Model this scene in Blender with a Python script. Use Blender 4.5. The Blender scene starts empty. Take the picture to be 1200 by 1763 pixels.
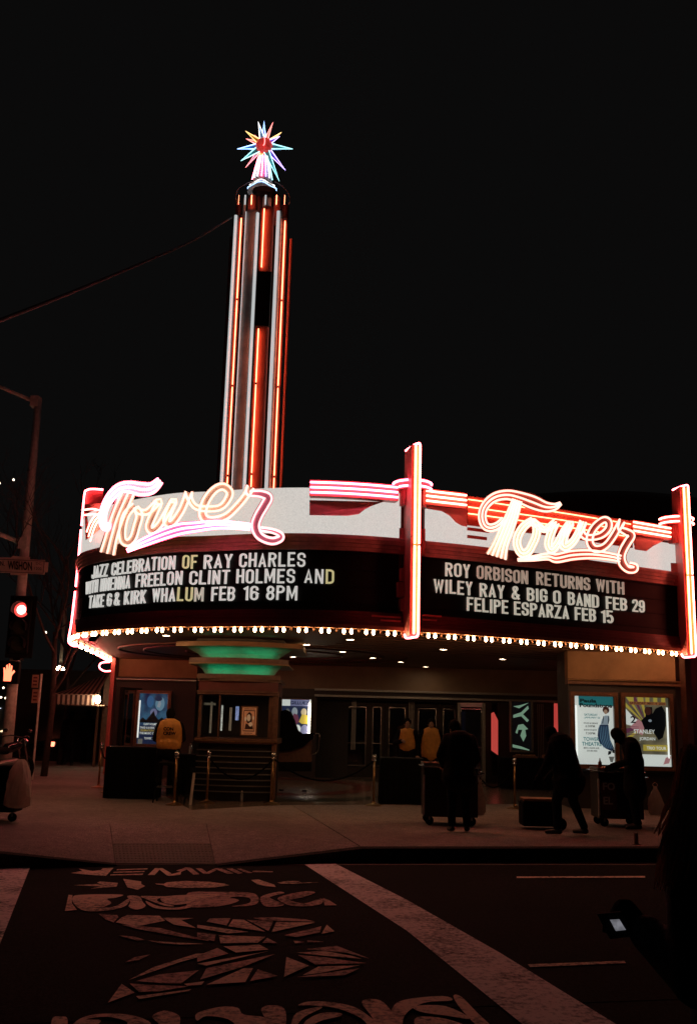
import bpy, math, random
from mathutils import Vector, Matrix
random.seed(7)
sc = bpy.context.scene
C = sc.collection
# ---------------------------------------------------------------- camera, world, exposure
FPX, PW, PH, EYE = 1680.0, 1200.0, 1763.0, 1.88
PITCH = math.atan((1240 - 881.5) / FPX)
ROLL = math.radians(1.5)
FW = Vector((0, math.cos(PITCH), math.sin(PITCH)))
U0 = Vector((0, -math.sin(PITCH), math.cos(PITCH)))
R0 = Vector((1, 0, 0))
CR = R0 * math.cos(ROLL) + U0 * math.sin(ROLL)
CU = -R0 * math.sin(ROLL) + U0 * math.cos(ROLL)
CAM = Vector((0, 0, EYE))
cd = bpy.data.cameras.new("camera")
cam = bpy.data.objects.new("camera", cd)
C.objects.link(cam)
cd.sensor_fit = 'VERTICAL'
cd.sensor_height = 36.0
cd.lens = FPX / PH * 36.0
cd.clip_start = 0.05
cd.clip_end = 2000
cam.matrix_world = Matrix(((CR.x, CU.x, -FW.x, 0), (CR.y, CU.y, -FW.y, 0), (CR.z, CU.z, -FW.z, EYE), (0, 0, 0, 1)))
sc.camera = cam
w = bpy.data.worlds.new("World")
sc.world = w
w.use_nodes = True
bg = w.node_tree.nodes['Background']
bg.inputs[0].default_value = (0.0031, 0.0030, 0.0030, 1)      # night sky over a lit town
bg.inputs[1].default_value = 1.0
sc.view_settings.view_transform = 'Standard'
sc.view_settings.look = 'None'
sc.view_settings.exposure = 0.0
sc.view_settings.gamma = 1.0
sc.view_settings.use_curve_mapping = False
sc.render.engine = 'CYCLES'
sc.cycles.use_denoising = True
sc.cycles.max_bounces = 5
sc.cycles.sample_clamp_indirect = 2.0

# ---------------------------------------------------------------- helpers
def ray(x, y):
    return FW + CR * ((x - 600) / FPX) - CU * ((y - 881.5) / FPX)
def atz(x, y, z):
    d = ray(x, y)
    return CAM + d * ((z - EYE) / d.z)
def aty(x, y, Y):
    d = ray(x, y)
    return CAM + d * (Y / d.y)
def cat(pts, n=6, closed=False):
    """Catmull-Rom through tuples of any length"""
    pts = [tuple(p) for p in pts]
    if closed:
        P = [pts[-1]] + pts + pts[:2]
    else:
        P = [pts[0]] + pts + [pts[-1]]
    out = []
    for i in range(1, len(P) - 2):
        a, b, c, d = P[i - 1], P[i], P[i + 1], P[i + 2]
        for k in range(n):
            t = k / n
            out.append(tuple(0.5 * (2 * b[j] + (c[j] - a[j]) * t + (2 * a[j] - 5 * b[j] + 4 * c[j] - d[j]) * t * t
                                    + (3 * b[j] - a[j] - 3 * c[j] + d[j]) * t ** 3) for j in range(len(b))))
    if not closed:
        out.append(pts[-1])
    return out

ORG = {}
def tag(o, label=None, cat_=None, group=None, kind=None):
    if label: o['label'] = label
    if cat_: o['category'] = cat_
    if group: o['group'] = group
    if kind: o['kind'] = kind
    return o
def thing(name, loc, label, cat_, group=None, rz=0.0):
    o = bpy.data.objects.new(name, None)
    C.objects.link(o)
    o.empty_display_size = 0.2
    o.location = loc
    o.rotation_euler = (0, 0, rz)
    ORG[o.name] = (Vector(loc) if rz == 0 else None)
    return tag(o, label, cat_, group)

class MB:
    def __init__(s):
        s.v = []; s.f = []; s.m = []; s.mi = 0
    def add(s, vs, fs):
        b = len(s.v)
        s.v += [tuple(v) for v in vs]
        s.f += [tuple(i + b for i in f) for f in fs]
        s.m += [s.mi] * len(fs)
        return s
    def box(s, c, d, rz=0.0, fr=None):
        c = Vector(c); hx, hy, hz = d[0] / 2, d[1] / 2, d[2] / 2
        R = Matrix.Rotation(rz, 3, 'Z') if fr is None else fr
        vs = [c + R @ Vector((x * hx, y * hy, z * hz)) for x in (-1, 1) for y in (-1, 1) for z in (-1, 1)]
        return s.add(vs, [(0, 1, 3, 2), (4, 6, 7, 5), (0, 4, 5, 1), (2, 3, 7, 6), (0, 2, 6, 4), (1, 5, 7, 3)])
    def bbox(s, a, b):
        return s.box([(a[i] + b[i]) / 2 for i in range(3)], [abs(a[i] - b[i]) for i in range(3)])
    def bar(s, p, q, w_, h=None):
        p = Vector(p); q = Vector(q); h = h or w_
        d = (q - p); L = d.length
        if L < 1e-6: return s
        d.normalize()
        up = Vector((0, 0, 1)) if abs(d.z) < .95 else Vector((0, 1, 0))
        x = d.cross(up).normalized(); z = x.cross(d)
        fr = Matrix((x, d, z)).transposed()
        return s.box((p + q) / 2, (w_, L, h), fr=fr)
    def prism(s, poly, z0, z1):
        n = len(poly)
        vs = [(p[0], p[1], z0) for p in poly] + [(p[0], p[1], z1) for p in poly]
        fs = [tuple(range(n))[::-1], tuple(range(n, 2 * n))] + [(i, (i + 1) % n, (i + 1) % n + n, i + n) for i in range(n)]
        return s.add(vs, fs)
    def slab(s, pts, vec):
        """polygon of 3-D points thickened along vec"""
        n = len(pts); vec = Vector(vec)
        vs = [Vector(p) for p in pts] + [Vector(p) + vec for p in pts]
        fs = [tuple(range(n)), tuple(range(n, 2 * n))[::-1]] + [(i, i + n, (i + 1) % n + n, (i + 1) % n) for i in range(n)]
        return s.add(vs, fs)
    def tube(s, path, r, n=8, closed=False):
        P = [Vector(p) for p in path]; m = len(P)
        rr = r if hasattr(r, '__len__') else [r] * m
        vs = []; fs = []
        ref = None
        for i in range(m):
            a = P[(i - 1) % m] if (closed or i > 0) else P[i]
            b = P[(i + 1) % m] if (closed or i < m - 1) else P[i]
            t = (b - a)
            if t.length < 1e-9: t = Vector((0, 0, 1))
            t.normalize()
            if ref is None:
                ref = Vector((0, 0, 1)) if abs(t.z) < .9 else Vector((1, 0, 0))
            x = (ref - t * ref.dot(t))
            if x.length < 1e-6: x = t.orthogonal()
            x.normalize(); ref = x
            y = t.cross(x)
            for k in range(n):
                an = 2 * math.pi * k / n
                vs.append(P[i] + (x * math.cos(an) + y * math.sin(an)) * rr[i])
        for i in range(m if closed else m - 1):
            j = (i + 1) % m
            for k in range(n):
                k2 = (k + 1) % n
                fs.append((i * n + k, i * n + k2, j * n + k2, j * n + k))
        if not closed:
            fs.append(tuple(range(n))[::-1]); fs.append(tuple((m - 1) * n + k for k in range(n)))
        return s.add(vs, fs)
    def lathe(s, prof, c=(0, 0, 0), n=16, a0=0.0, a1=2 * math.pi, sx=1.0, sy=1.0):
        full = abs(a1 - a0 - 2 * math.pi) < 1e-6
        cnt = n if full else n + 1
        vs = []; fs = []
        for (r, z) in prof:
            for k in range(cnt):
                a = a0 + (a1 - a0) * k / n
                vs.append((c[0] + r * sx * math.cos(a), c[1] + r * sy * math.sin(a), c[2] + z))
        for i in range(len(prof) - 1):
            for k in range(n):
                k2 = (k + 1) % cnt
                fs.append((i * cnt + k, i * cnt + k2, (i + 1) * cnt + k2, (i + 1) * cnt + k))
        if full:
            fs.append(tuple(range(n))[::-1]); fs.append(tuple((len(prof) - 1) * n + k for k in range(n)))
        return s.add(vs, fs)
    def ell(s, c, r, n=12, m=8, fr=None):
        vs = []; fs = []
        R = fr or Matrix.Identity(3); c = Vector(c)
        for i in range(m + 1):
            ph = math.pi * i / m
            for k in range(n):
                a = 2 * math.pi * k / n
                vs.append(c + R @ Vector((r[0] * math.sin(ph) * math.cos(a), r[1] * math.sin(ph) * math.sin(a), r[2] * math.cos(ph))))
        for i in range(m):
            for k in range(n):
                k2 = (k + 1) % n
                fs.append((i * n + k, (i + 1) * n + k, (i + 1) * n + k2, i * n + k2))
        return s.add(vs, fs)
    def cap(s, p, q, r0, r1, n=12, sx=1.0, sy=1.0):
        """tapered capsule; sx, sy flatten it across X and Y"""
        p = Vector(p); q = Vector(q); d = q - p; L = d.length
        t = d / L if L > 1e-6 else Vector((0, 0, 1))
        x = Vector((1, 0, 0)) - t * t.x
        if x.length < .2: x = Vector((0, 1, 0)) - t * t.y
        x.normalize(); y = t.cross(x)
        rings = []
        for k in range(5):
            a = math.pi / 2 * (k / 4)
            rings.append((p - t * r0 * math.cos(a), r0 * math.sin(a)))
        for k in range(5):
            a = math.pi / 2 * (k / 4)
            rings.append((q + t * r1 * math.sin(a), r1 * math.cos(a)))
        vs = []; fs = []
        for c, r in rings:
            for k in range(n):
                a = 2 * math.pi * k / n
                vs.append(c + x * (r * math.cos(a) * sx) + y * (r * math.sin(a) * sy))
        for i in range(len(rings) - 1):
            for k in range(n):
                k2 = (k + 1) % n
                fs.append((i * n + k, i * n + k2, (i + 1) * n + k2, (i + 1) * n + k))
        return s.add(vs, fs)
    def mesh(s, name, mat, off=(0, 0, 0), smooth=False):
        me = bpy.data.meshes.new(name)
        o = Vector(off)
        me.from_pydata([tuple(Vector(v) - o) for v in s.v], [], s.f)
        mats = mat if isinstance(mat, (list, tuple)) else [mat]
        for m_ in mats: me.materials.append(m_)
        if len(mats) > 1: me.polygons.foreach_set('material_index', s.m)
        if smooth: me.polygons.foreach_set('use_smooth', [True] * len(me.polygons))
        me.validate()
        me.update()
        return me
    def build(s, name, mat, parent=None, smooth=False, local=False, bevel=0):
        """link as ONE object. World-space vertices are moved to the parent's frame unless local."""
        off = Vector((0, 0, 0)); org = off
        if parent is not None:
            org = ORG.get(parent.name)
            if org is None: org = Vector((0, 0, 0)); local = True
            if not local: off = org
        me = s.mesh(name, mat, off, smooth)
        o = bpy.data.objects.new(name, me)
        C.objects.link(o)
        if parent is not None: o.parent = parent
        ORG[o.name] = org if not local else None
        if bevel:
            b = o.modifiers.new('bevel', 'BEVEL'); b.width = bevel; b.segments = 2; b.limit_method = 'ANGLE'
        return o
def place(name, me, parent, loc, rot=None, scale=None):
    """another object on shared mesh data; loc in world when the parent has a world origin"""
    o = bpy.data.objects.new(name, me)
    C.objects.link(o)
    if parent is not None:
        o.parent = parent
        og = ORG.get(parent.name)
        loc = Vector(loc) - (og if og is not None else Vector((0, 0, 0)))
    o.location = loc
    if rot is not None: o.rotation_euler = rot
    if scale is not None: o.scale = scale
    return o
def copy_tree(o, loc=None, rz=None, label=None, parent=None):
    c = o.copy(); C.objects.link(c)
    ORG[c.name] = None
    if parent is not None: c.parent = parent
    if loc is not None: c.location = loc
    if rz is not None: c.rotation_euler = (0, 0, rz)
    if label: c['label'] = label
    for ch in list(o.children): copy_tree(ch, parent=c)
    return c

# ---------------------------------------------------------------- materials
def mat(name, col, rough=.6, metal=0.0, var=.25, scale=6.0, bump=.0, bscale=None, spec=.5, emis=None, estr=0, col2=None, trans=0, coat=0):
    m = bpy.data.materials.new(name); m.use_nodes = True
    nt = m.node_tree; N = nt.nodes; L = nt.links
    b = N['Principled BSDF']
    b.inputs['Roughness'].default_value = rough
    b.inputs['Metallic'].default_value = metal
    b.inputs['Specular IOR Level'].default_value = spec
    if coat: b.inputs['Coat Weight'].default_value = coat
    if trans: b.inputs['Transmission Weight'].default_value = trans
    if var > 0 or bump > 0:
        tc = N.new('ShaderNodeTexCoord')
        nz = N.new('ShaderNodeTexNoise'); nz.inputs['Scale'].default_value = scale; nz.inputs['Detail'].default_value = 6
        nz.inputs['Roughness'].default_value = .65
        L.new(tc.outputs['Object'], nz.inputs['Vector'])
        cr = N.new('ShaderNodeValToRGB')
        c2 = col2 or tuple(c * (1 - var) for c in col)
        cr.color_ramp.elements[0].position = .32; cr.color_ramp.elements[0].color = (*c2, 1)
        cr.color_ramp.elements[1].position = .68; cr.color_ramp.elements[1].color = (*[min(1, c * (1 + var * .4)) for c in col], 1)
        L.new(nz.outputs['Fac'], cr.inputs['Fac']); L.new(cr.outputs['Color'], b.inputs['Base Color'])
        if bump > 0:
            n2 = N.new('ShaderNodeTexNoise'); n2.inputs['Scale'].default_value = bscale or scale * 8; n2.inputs['Detail'].default_value = 4
            L.new(tc.outputs['Object'], n2.inputs['Vector'])
            bp = N.new('ShaderNodeBump'); bp.inputs['Strength'].default_value = bump; bp.inputs['Distance'].default_value = .01
            L.new(n2.outputs['Fac'], bp.inputs['Height']); L.new(bp.outputs['Normal'], b.inputs['Normal'])
    else:
        b.inputs['Base Color'].default_value = (*col, 1)
    if emis:
        b.inputs['Emission Color'].default_value = (*emis, 1)
        b.inputs['Emission Strength'].default_value = estr
    return m
def glow(name, col, strength, base=(.6, .6, .6), grain=0.0, gscale=60):
    """emission for light sources and painted-in glow, with an optional mottled diffuser"""
    m = bpy.data.materials.new(name); m.use_nodes = True
    N = m.node_tree.nodes; L = m.node_tree.links; b = N['Principled BSDF']
    b.inputs['Base Color'].default_value = (*base, 1); b.inputs['Roughness'].default_value = .35
    b.inputs['Emission Color'].default_value = (*col, 1); b.inputs['Emission Strength'].default_value = strength
    if grain:
        tc = N.new('ShaderNodeTexCoord'); nz = N.new('ShaderNodeTexNoise')
        nz.inputs['Scale'].default_value = gscale; nz.inputs['Detail'].default_value = 3
        L.new(tc.outputs['Object'], nz.inputs['Vector'])
        mr = N.new('ShaderNodeMapRange'); mr.inputs[1].default_value = .3; mr.inputs[2].default_value = .7
        mr.inputs[3].default_value = strength * (1 - grain); mr.inputs[4].default_value = strength * (1 + grain)
        L.new(nz.outputs['Fac'], mr.inputs[0]); L.new(mr.outputs[0], b.inputs['Emission Strength'])
    return m

NEON = 23.0
M = {}
M['neon_pink'] = glow('neon_pink', (1.0, .10, .12), NEON)
M['neon_rose'] = glow('neon_rose', (1.0, .11, .09), NEON)
M['neon_orange'] = glow('neon_orange', (1.0, .15, .10), NEON * .75)
M['neon_magenta'] = glow('neon_magenta', (1.0, .12, .20), NEON * .7)
M['neon_script'] = glow('neon_script', (1.0, .50, .38), 2.3)
M['neon_blush'] = glow('neon_blush', (1.0, .50, .48), 2.2)
M['neon_thin'] = glow('neon_thin', (1.0, .20, .09), NEON * .45)
M['neon_tower'] = glow('neon_tower', (1.0, .20, .09), 10)
M['neon_white'] = glow('neon_white', (.95, .92, .90), 3)
M['streak_tube'] = glow('pale_streak_glow', (.80, .84, .84), .60)
M['neon_blue'] = glow('neon_blue', (.30, .52, 1.0), 4.0)
M['neon_cyan'] = glow('neon_cyan', (.38, .82, .88), 2.4)
M['neon_gold'] = glow('neon_gold', (1.0, .60, .22), 2.6)
M['neon_violet'] = glow('neon_violet', (.48, .34, 1.0), 4.0)
M['neon_red'] = glow('neon_red', (1.0, .25, .24), 3.0)
M['white_band'] = glow('white_band_glow', (.88, .83, .77), .70, base=(.12, .12, .12), grain=.12, gscale=45)  # reflected light on the band put in as its own emission
M['bulb'] = glow('bulb_glass', (1.0, .50, .24), 52.0)
M['bulb_off'] = mat('bulb_glass_unlit', (.35, .15, .05), .15, var=0, spec=.8)
M['downlight'] = glow('downlight_lens', (1.0, .72, .46), 60.0)
M['green_cove'] = glow('green_cove_tube', (.0, 1.0, .46), 4.2)
M['rib_paint'] = mat('faded_rose_enamel', (.75, .42, .38), .55, var=.25, scale=5)
M['red_paint'] = mat('red_enamel', (.56, .15, .13), .42, var=.2, scale=3)
M['red_fin'] = mat('red_fin_enamel', (.74, .20, .14), .5, var=.15, scale=2)
M['dark_red'] = mat('burgundy_enamel', (.13, .022, .020), .4, var=.3, scale=4)
M['silver_fin'] = mat('silver_fin_paint', (.66, .66, .64), .5, .0, var=.25, scale=3)
M['black_gloss'] = mat('black_letterboard', (.005, .005, .005), .55, var=.2, spec=.2)
M['black'] = mat('black_matt', (.008, .008, .008), .9, var=.3, spec=.15)
M['black_cloth'] = mat('black_cloth', (.006, .006, .007), 1.0, spec=.05, var=.35, scale=9, bump=.4, bscale=30)
M['brass'] = mat('aged_brass', (.35, .22, .10), .35, .9, var=.3, scale=20)
M['chrome'] = mat('brushed_chrome', (.5, .5, .5), .22, 1.0, var=.15, scale=30)
M['alu'] = mat('dull_aluminium', (.32, .32, .30), .4, .9, var=.2, scale=20)
M['tan'] = mat('tan_plaster', (.30, .17, .08), .75, var=.25, scale=2.5, bump=.3, bscale=60)
M['ceiling'] = mat('ochre_ceiling_paint', (.20, .13, .075), .6, var=.25, scale=1.2, bump=.15, bscale=25)
M['wood'] = mat('dark_brown_trim', (.16, .075, .045), .45, var=.35, scale=12)
M['dark_wall'] = mat('dark_wall', (.03, .022, .018), .6, var=.3, scale=2)
M['glass_dark'] = mat('dark_glass', (.01, .01, .012), .06, var=0, spec=.8)
M['galv'] = mat('galvanised_steel', (.72, .66, .60), .5, .1, var=.3, scale=8)
M['white_plastic'] = mat('white_plastic_bag', (.80, .72, .66), .45, var=.3, scale=10, bump=.6, bscale=18)
M['yellow'] = mat('amber_vest', (.62, .26, .045), .75, var=.25, scale=12, bump=.5, bscale=25)
M['coat'] = mat('dark_coat', (.009, .008, .009), 1.0, spec=.08, var=.3, scale=10, bump=.5, bscale=22)
M['coat2'] = mat('charcoal_jacket', (.014, .012, .012), .95, spec=.12, var=.3, scale=10, bump=.5, bscale=22)
M['jeans'] = mat('dark_denim', (.009, .009, .013), .95, spec=.1, var=.3, scale=12, bump=.4, bscale=40)
def translucent(m, col, fac):
    N = m.node_tree.nodes; L = m.node_tree.links; o = [n for n in N if n.type == 'OUTPUT_MATERIAL'][0]; b = N['Principled BSDF']
    t = N.new('ShaderNodeBsdfTranslucent'); t.inputs[0].default_value = (*col, 1); mx = N.new('ShaderNodeMixShader'); mx.inputs[0].default_value = fac
    L.new(b.outputs[0], mx.inputs[1]); L.new(t.outputs[0], mx.inputs[2]); L.new(mx.outputs[0], o.inputs['Surface'])
translucent(M['white_plastic'], (.7, .6, .52), .5)
M['skin'] = mat('skin', (.32, .17, .11), .55, var=.12, scale=20)
M['hair'] = mat('dark_hair', (.008, .006, .005), .95, spec=.05, var=.3, scale=40, bump=.5, bscale=90)
M['shoe'] = mat('black_shoe', (.012, .012, .012), .5, var=.2)
M['paint'] = None
def ground_mat(name, base, rough, nscale, bump, col2, spots=0):
    m = mat(name, base, rough, var=.3, scale=nscale, bump=bump, bscale=90, col2=col2)
    nt = m.node_tree; N = nt.nodes; L = nt.links; b = N['Principled BSDF']
    if spots: b.inputs['Specular IOR Level'].default_value = spots
    tc = [n for n in N if n.type == 'TEX_COORD'][0]
    big = N.new('ShaderNodeTexNoise'); big.inputs['Scale'].default_value = .35; big.inputs['Detail'].default_value = 5
    L.new(tc.outputs['Object'], big.inputs['Vector'])
    fine = N.new('ShaderNodeTexNoise'); fine.inputs['Scale'].default_value = 55; fine.inputs['Detail'].default_value = 2
    L.new(tc.outputs['Object'], fine.inputs['Vector'])
    a = N.new('ShaderNodeMapRange'); a.inputs[3].default_value = .6; a.inputs[4].default_value = 1.25
    a.inputs[1].default_value = .3; a.inputs[2].default_value = .7
    L.new(big.outputs['Fac'], a.inputs[0])
    f = N.new('ShaderNodeMapRange'); f.inputs[3].default_value = .42; f.inputs[4].default_value = 1.62
    f.inputs[1].default_value = .3; f.inputs[2].default_value = .7
    L.new(fine.outputs['Fac'], f.inputs[0])
    mu = N.new('ShaderNodeMath'); mu.operation = 'MULTIPLY'
    L.new(a.outputs[0], mu.inputs[0]); L.new(f.outputs[0], mu.inputs[1])
    src = b.inputs['Base Color'].links[0].from_socket
    mx = N.new('ShaderNodeVectorMath'); mx.operation = 'SCALE'
    L.new(src, mx.inputs[0]); L.new(mu.outputs[0], mx.inputs['Scale'])
    L.new(mx.outputs[0], b.inputs['Base Color'])
    return m
M['asphalt'] = ground_mat('asphalt', (.020, .019, .018), .97, 25, .7, (.010, .010, .010), spots=.06)
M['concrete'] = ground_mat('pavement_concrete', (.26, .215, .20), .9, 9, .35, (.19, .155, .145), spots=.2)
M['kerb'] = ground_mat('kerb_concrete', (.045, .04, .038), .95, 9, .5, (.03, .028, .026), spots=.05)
M['tactile'] = ground_mat('tactile_paver', (.10, .075, .06), .8, 9, .3, (.08, .06, .05))

def terrazzo():
    m = ground_mat('terrazzo', (.17, .115, .085), .22, 60, .05, (.12, .085, .065))
    return m
M['terrazzo'] = terrazzo()
M['terrazzo_red'] = mat('red_terrazzo', (.20, .05, .035), .16, var=.3, scale=60)
M['terrazzo_green'] = mat('grey_green_terrazzo', (.07, .075, .055), .16, var=.3, scale=60)

def worn_paint(name, col, wear=.45):
    m = bpy.data.materials.new(name); m.use_nodes = True
    N = m.node_tree.nodes; L = m.node_tree.links; b = N['Principled BSDF']
    tc = N.new('ShaderNodeTexCoord')
    n1 = N.new('ShaderNodeTexNoise'); n1.inputs['Scale'].default_value = 16; n1.inputs['Detail'].default_value = 8; n1.inputs['Roughness'].default_value = .75
    L.new(tc.outputs['Object'], n1.inputs['Vector'])
    n2 = N.new('ShaderNodeTexNoise'); n2.inputs['Scale'].default_value = 1.6; n2.inputs['Detail'].default_value = 4
    L.new(tc.outputs['Object'], n2.inputs['Vector'])
    ad = N.new('ShaderNodeMath'); ad.operation = 'MULTIPLY_ADD'; ad.inputs[1].default_value = .5
    L.new(n2.outputs['Fac'], ad.inputs[0]); L.new(n1.outputs['Fac'], ad.inputs[2])
    cr = N.new('ShaderNodeValToRGB')
    cr.color_ramp.elements[0].position = wear + .12; cr.color_ramp.elements[0].color = (.03, .026, .024, 1)
    cr.color_ramp.elements[1].position = wear + .34; cr.color_ramp.elements[1].color = (*col, 1)
    L.new(ad.outputs[0], cr.inputs['Fac']); L.new(cr.outputs['Color'], b.inputs['Base Color'])
    b.inputs['Roughness'].default_value = .9; b.inputs['Specular IOR Level'].default_value = .15
    return m
M['stripe'] = worn_paint('worn_white_road_paint', (.98, .92, .86), .44)
M['art_light'] = worn_paint('worn_ochre_road_paint', (1.0, .80, .62), .44)
M['art_dim'] = worn_paint('faded_rose_road_paint', (.78, .56, .47), .47)

# ---------------------------------------------------------------- ground, road, pavement
def struct(o): o['kind'] = 'structure'; return o
struct(MB().box((0, 200, -.06), (900, 900, .1)).build('ground', M['asphalt']))
road = struct(MB().prism([(-60, -6), (60, 20), (60, 120), (-60, 40)], -.05, -.006).build('road_base', M['asphalt']))
# street-aligned kerb line, from the photo
EL = [(-900, 1464), (0, 1466)]; ER = [(620, 1457), (1130, 1457), (2200, 1452)]
def g(x, y, z=.18): return atz(x, y, z)
wl0 = g(0, 1465); wl1 = wl0 + (wl0 - g(620, 1457)).normalized() * 40
rt, rtr = g(190, 1418), g(355, 1418)
wr0 = g(620, 1457); wr1 = wr0 + (g(1130, 1457) - g(620, 1457)).normalized() * 50
jx = g(505, 1387)
walk = bpy.data.objects.new('pavement', None); C.objects.link(walk); struct(walk); ORG[walk.name] = Vector((0, 0, 0))
def flat(pts, z0, z1, name, m, parent, **k):
    return MB().prism([(p[0], p[1]) for p in pts], z0, z1).build(name, m, parent, **k)
jn = (jx - wr0).normalized(); jb = wr0 + jn * 9.2
gap = Vector((jn.y, -jn.x, 0)) * .012
flat([wl1, wl0, rt, rtr, wr0 - gap, jb - gap, Vector((-1.2, 70, 0)), Vector((-45, 70, 0))], -.04, .18, 'slab', M['concrete'], walk)
flat([wr0 + gap, wr1, wr1 + Vector((0, 60, 0)), Vector((2, 70, 0)), jb + gap], -.04, .18, 'slab', M['concrete'], walk)
# kerb ramp: flares, ramp and a darker tactile panel
lo0, lo1 = atz(200, 1486, .008), atz(370, 1487, .008)
mid0, mid1 = (rt * .45 + lo0 * .55), (rtr * .45 + lo1 * .55)
def sl(pts, name, m):
    return MB().slab(pts, (0, 0, -.25)).build(name, m, walk)
e = Vector((.008, 0, 0))
sl([wl0, lo0 - e, rt - e], 'ramp_flare', M['concrete'])
sl([rtr + e, lo1 + e, wr0], 'ramp_flare', M['concrete'])
sl([rt, mid0, mid1, rtr], 'ramp', M['concrete'])
tp = sl([mid0 - Vector((0, .01, 0)), lo0, lo1, mid1 - Vector((0, .01, 0))], 'tactile_paver', M['tactile'])
d = MB()
for i in range(26):
    for j in range(8):
        a = (mid0.lerp(mid1, (i + .5) / 26)).lerp(lo0.lerp(lo1, (i + .5) / 26), (j + .6) / 8.4)
        d.lathe([(.017, 0), (.012, .006)], a, n=6)
d.build('paver_dome', M['tactile'], tp)['kind'] = 'stuff'
# kerb stone faces, dark, standing proud of the slab edge and running down to the gutter
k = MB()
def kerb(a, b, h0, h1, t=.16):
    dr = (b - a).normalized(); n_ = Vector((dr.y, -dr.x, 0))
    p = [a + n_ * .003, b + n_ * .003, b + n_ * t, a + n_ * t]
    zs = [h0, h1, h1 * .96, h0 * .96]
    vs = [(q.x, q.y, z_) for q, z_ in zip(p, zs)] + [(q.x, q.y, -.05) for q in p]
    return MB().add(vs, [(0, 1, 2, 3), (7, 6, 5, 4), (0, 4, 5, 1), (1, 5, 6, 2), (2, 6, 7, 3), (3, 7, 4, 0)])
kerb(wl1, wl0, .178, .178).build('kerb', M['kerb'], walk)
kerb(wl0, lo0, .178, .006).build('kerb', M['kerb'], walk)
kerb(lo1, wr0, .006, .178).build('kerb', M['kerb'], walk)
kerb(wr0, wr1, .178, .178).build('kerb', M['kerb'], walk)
# gutter strip, one sheet above the road
gl = [atz(-900, 1476, 0), atz(0, 1484, 0), atz(200, 1486.5, 0), atz(600, 1487.5, 0), atz(1130, 1487.5, 0), atz(1900, 1487, 0)]
vs = []
for p in gl: vs += [(p.x, p.y - .09, 0), (p.x, p.y - .01, 0)]
struct(MB().add(vs, [(2 * i, 2 * i + 2, 2 * i + 3, 2 * i + 1) for i in range(len(gl) - 1)]).build('gutter_strip', M['tactile']))
# the near pavement the photographer stands on (below the frame)
struct(MB().prism([(-30, -12), (30, 1), (30, 5), (-30, -6)], -.05, .18).build('near_pavement', M['concrete']))

def gp(x, y, z=.0): return atz(x, y, z)
def marks(name, polys, m, z=.0):
    b = MB()
    for i, po in enumerate(polys):
        P = [gp(x, y, z + .0003 * i) for x, y in po]
        b.add(P, [tuple(range(len(P)))])
    o = b.build(name, m); struct(o); return o
marks('crosswalk_stripe', [[(-60, 1492), (53, 1492), (-2, 1632), (-260, 1632)]], M['stripe'], .002)
marks('crosswalk_stripe', [[(524, 1488), (578, 1487), (700, 1549), (860, 1640), (1068, 1768), (1150, 1820), (960, 1820), (905, 1768), (700, 1602)]], M['stripe'], .002)
marks('lane_line', [[(889, 1509), (1110, 1508), (1110, 1511), (889, 1511.5)]], M['art_light'], .002)
marks('lane_line', [[(908, 1660), (1074, 1654), (1077, 1658), (912, 1665)]], M['art_light'], .002)
def c6(pl): return [(60 + x / 4, 1480 + y / 4) for x, y in pl]
def c7(pl): return [(340 + x / 3.75, 1480 + y / 3.75) for x, y in pl]
# painted street art between the stripes: lettering, ornaments, scroll band, faceted star, scroll band
top = [[(250, 92), (330, 78), (305, 62), (400, 78), (455, 72), (470, 60), (545, 56), (492, 112), (430, 108), (330, 100)],
       [(570, 66), (780, 60), (775, 67), (565, 73)], [(548, 84), (760, 78), (755, 85), (540, 91)], [(525, 102), (750, 96), (742, 105), (520, 108)],
       [(780, 106), (830, 58), (868, 60), (828, 106)], [(850, 60), (880, 58), (945, 96), (910, 108)], [(910, 108), (1010, 82), (1005, 104), (930, 112)],
       [(975, 76), (1040, 54), (1075, 56), (1010, 84)], [(1040, 60), (1080, 58), (1135, 100), (1095, 104)],
       [(1110, 60), (1150, 60), (1200, 96), (1165, 98)], [(1165, 96), (1240, 60), (1275, 60), (1200, 98)],
       [(1245, 66), (1290, 62), (1370, 94), (1330, 98)], [(1320, 62), (1360, 60), (1435, 92), (1400, 98)], [(1390, 62), (1420, 62), (1500, 90), (1465, 94)],
       [(1500, 76), (1640, 80), (1640, 86), (1500, 86)]]
orn = [[(270, 176), (430, 168), (465, 172), (430, 158), (450, 150), (575, 160), (565, 186), (385, 200), (460, 184)],
       [(610, 132), (640, 136), (735, 150), (735, 168), (762, 182), (710, 208), (640, 190)],
       [(830, 165), (885, 166), (885, 176), (840, 170)],
       [(880, 172), (910, 156), (1040, 146), (1200, 152), (1310, 166), (1340, 176), (1240, 192), (1010, 196), (910, 188)],
       [(1490, 140), (1540, 136), (1650, 172), (1660, 188), (1590, 182), (1530, 168)],
       [(1670, 158), (1750, 146), (1830, 148), (1800, 156), (1960, 156), (1800, 166), (1700, 166)]]
marks('street_art_lettering', [c6(p) for p in top[:7]], M['art_light'], .003)
marks('street_art_lettering', [c6(p) for p in top[7:]], M['art_dim'], .003)
marks('street_art_ornament', [c6(p) for p in orn], M['art_light'], .003)
def blob(pts, n=4): return cat(pts, n, closed=True)
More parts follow.
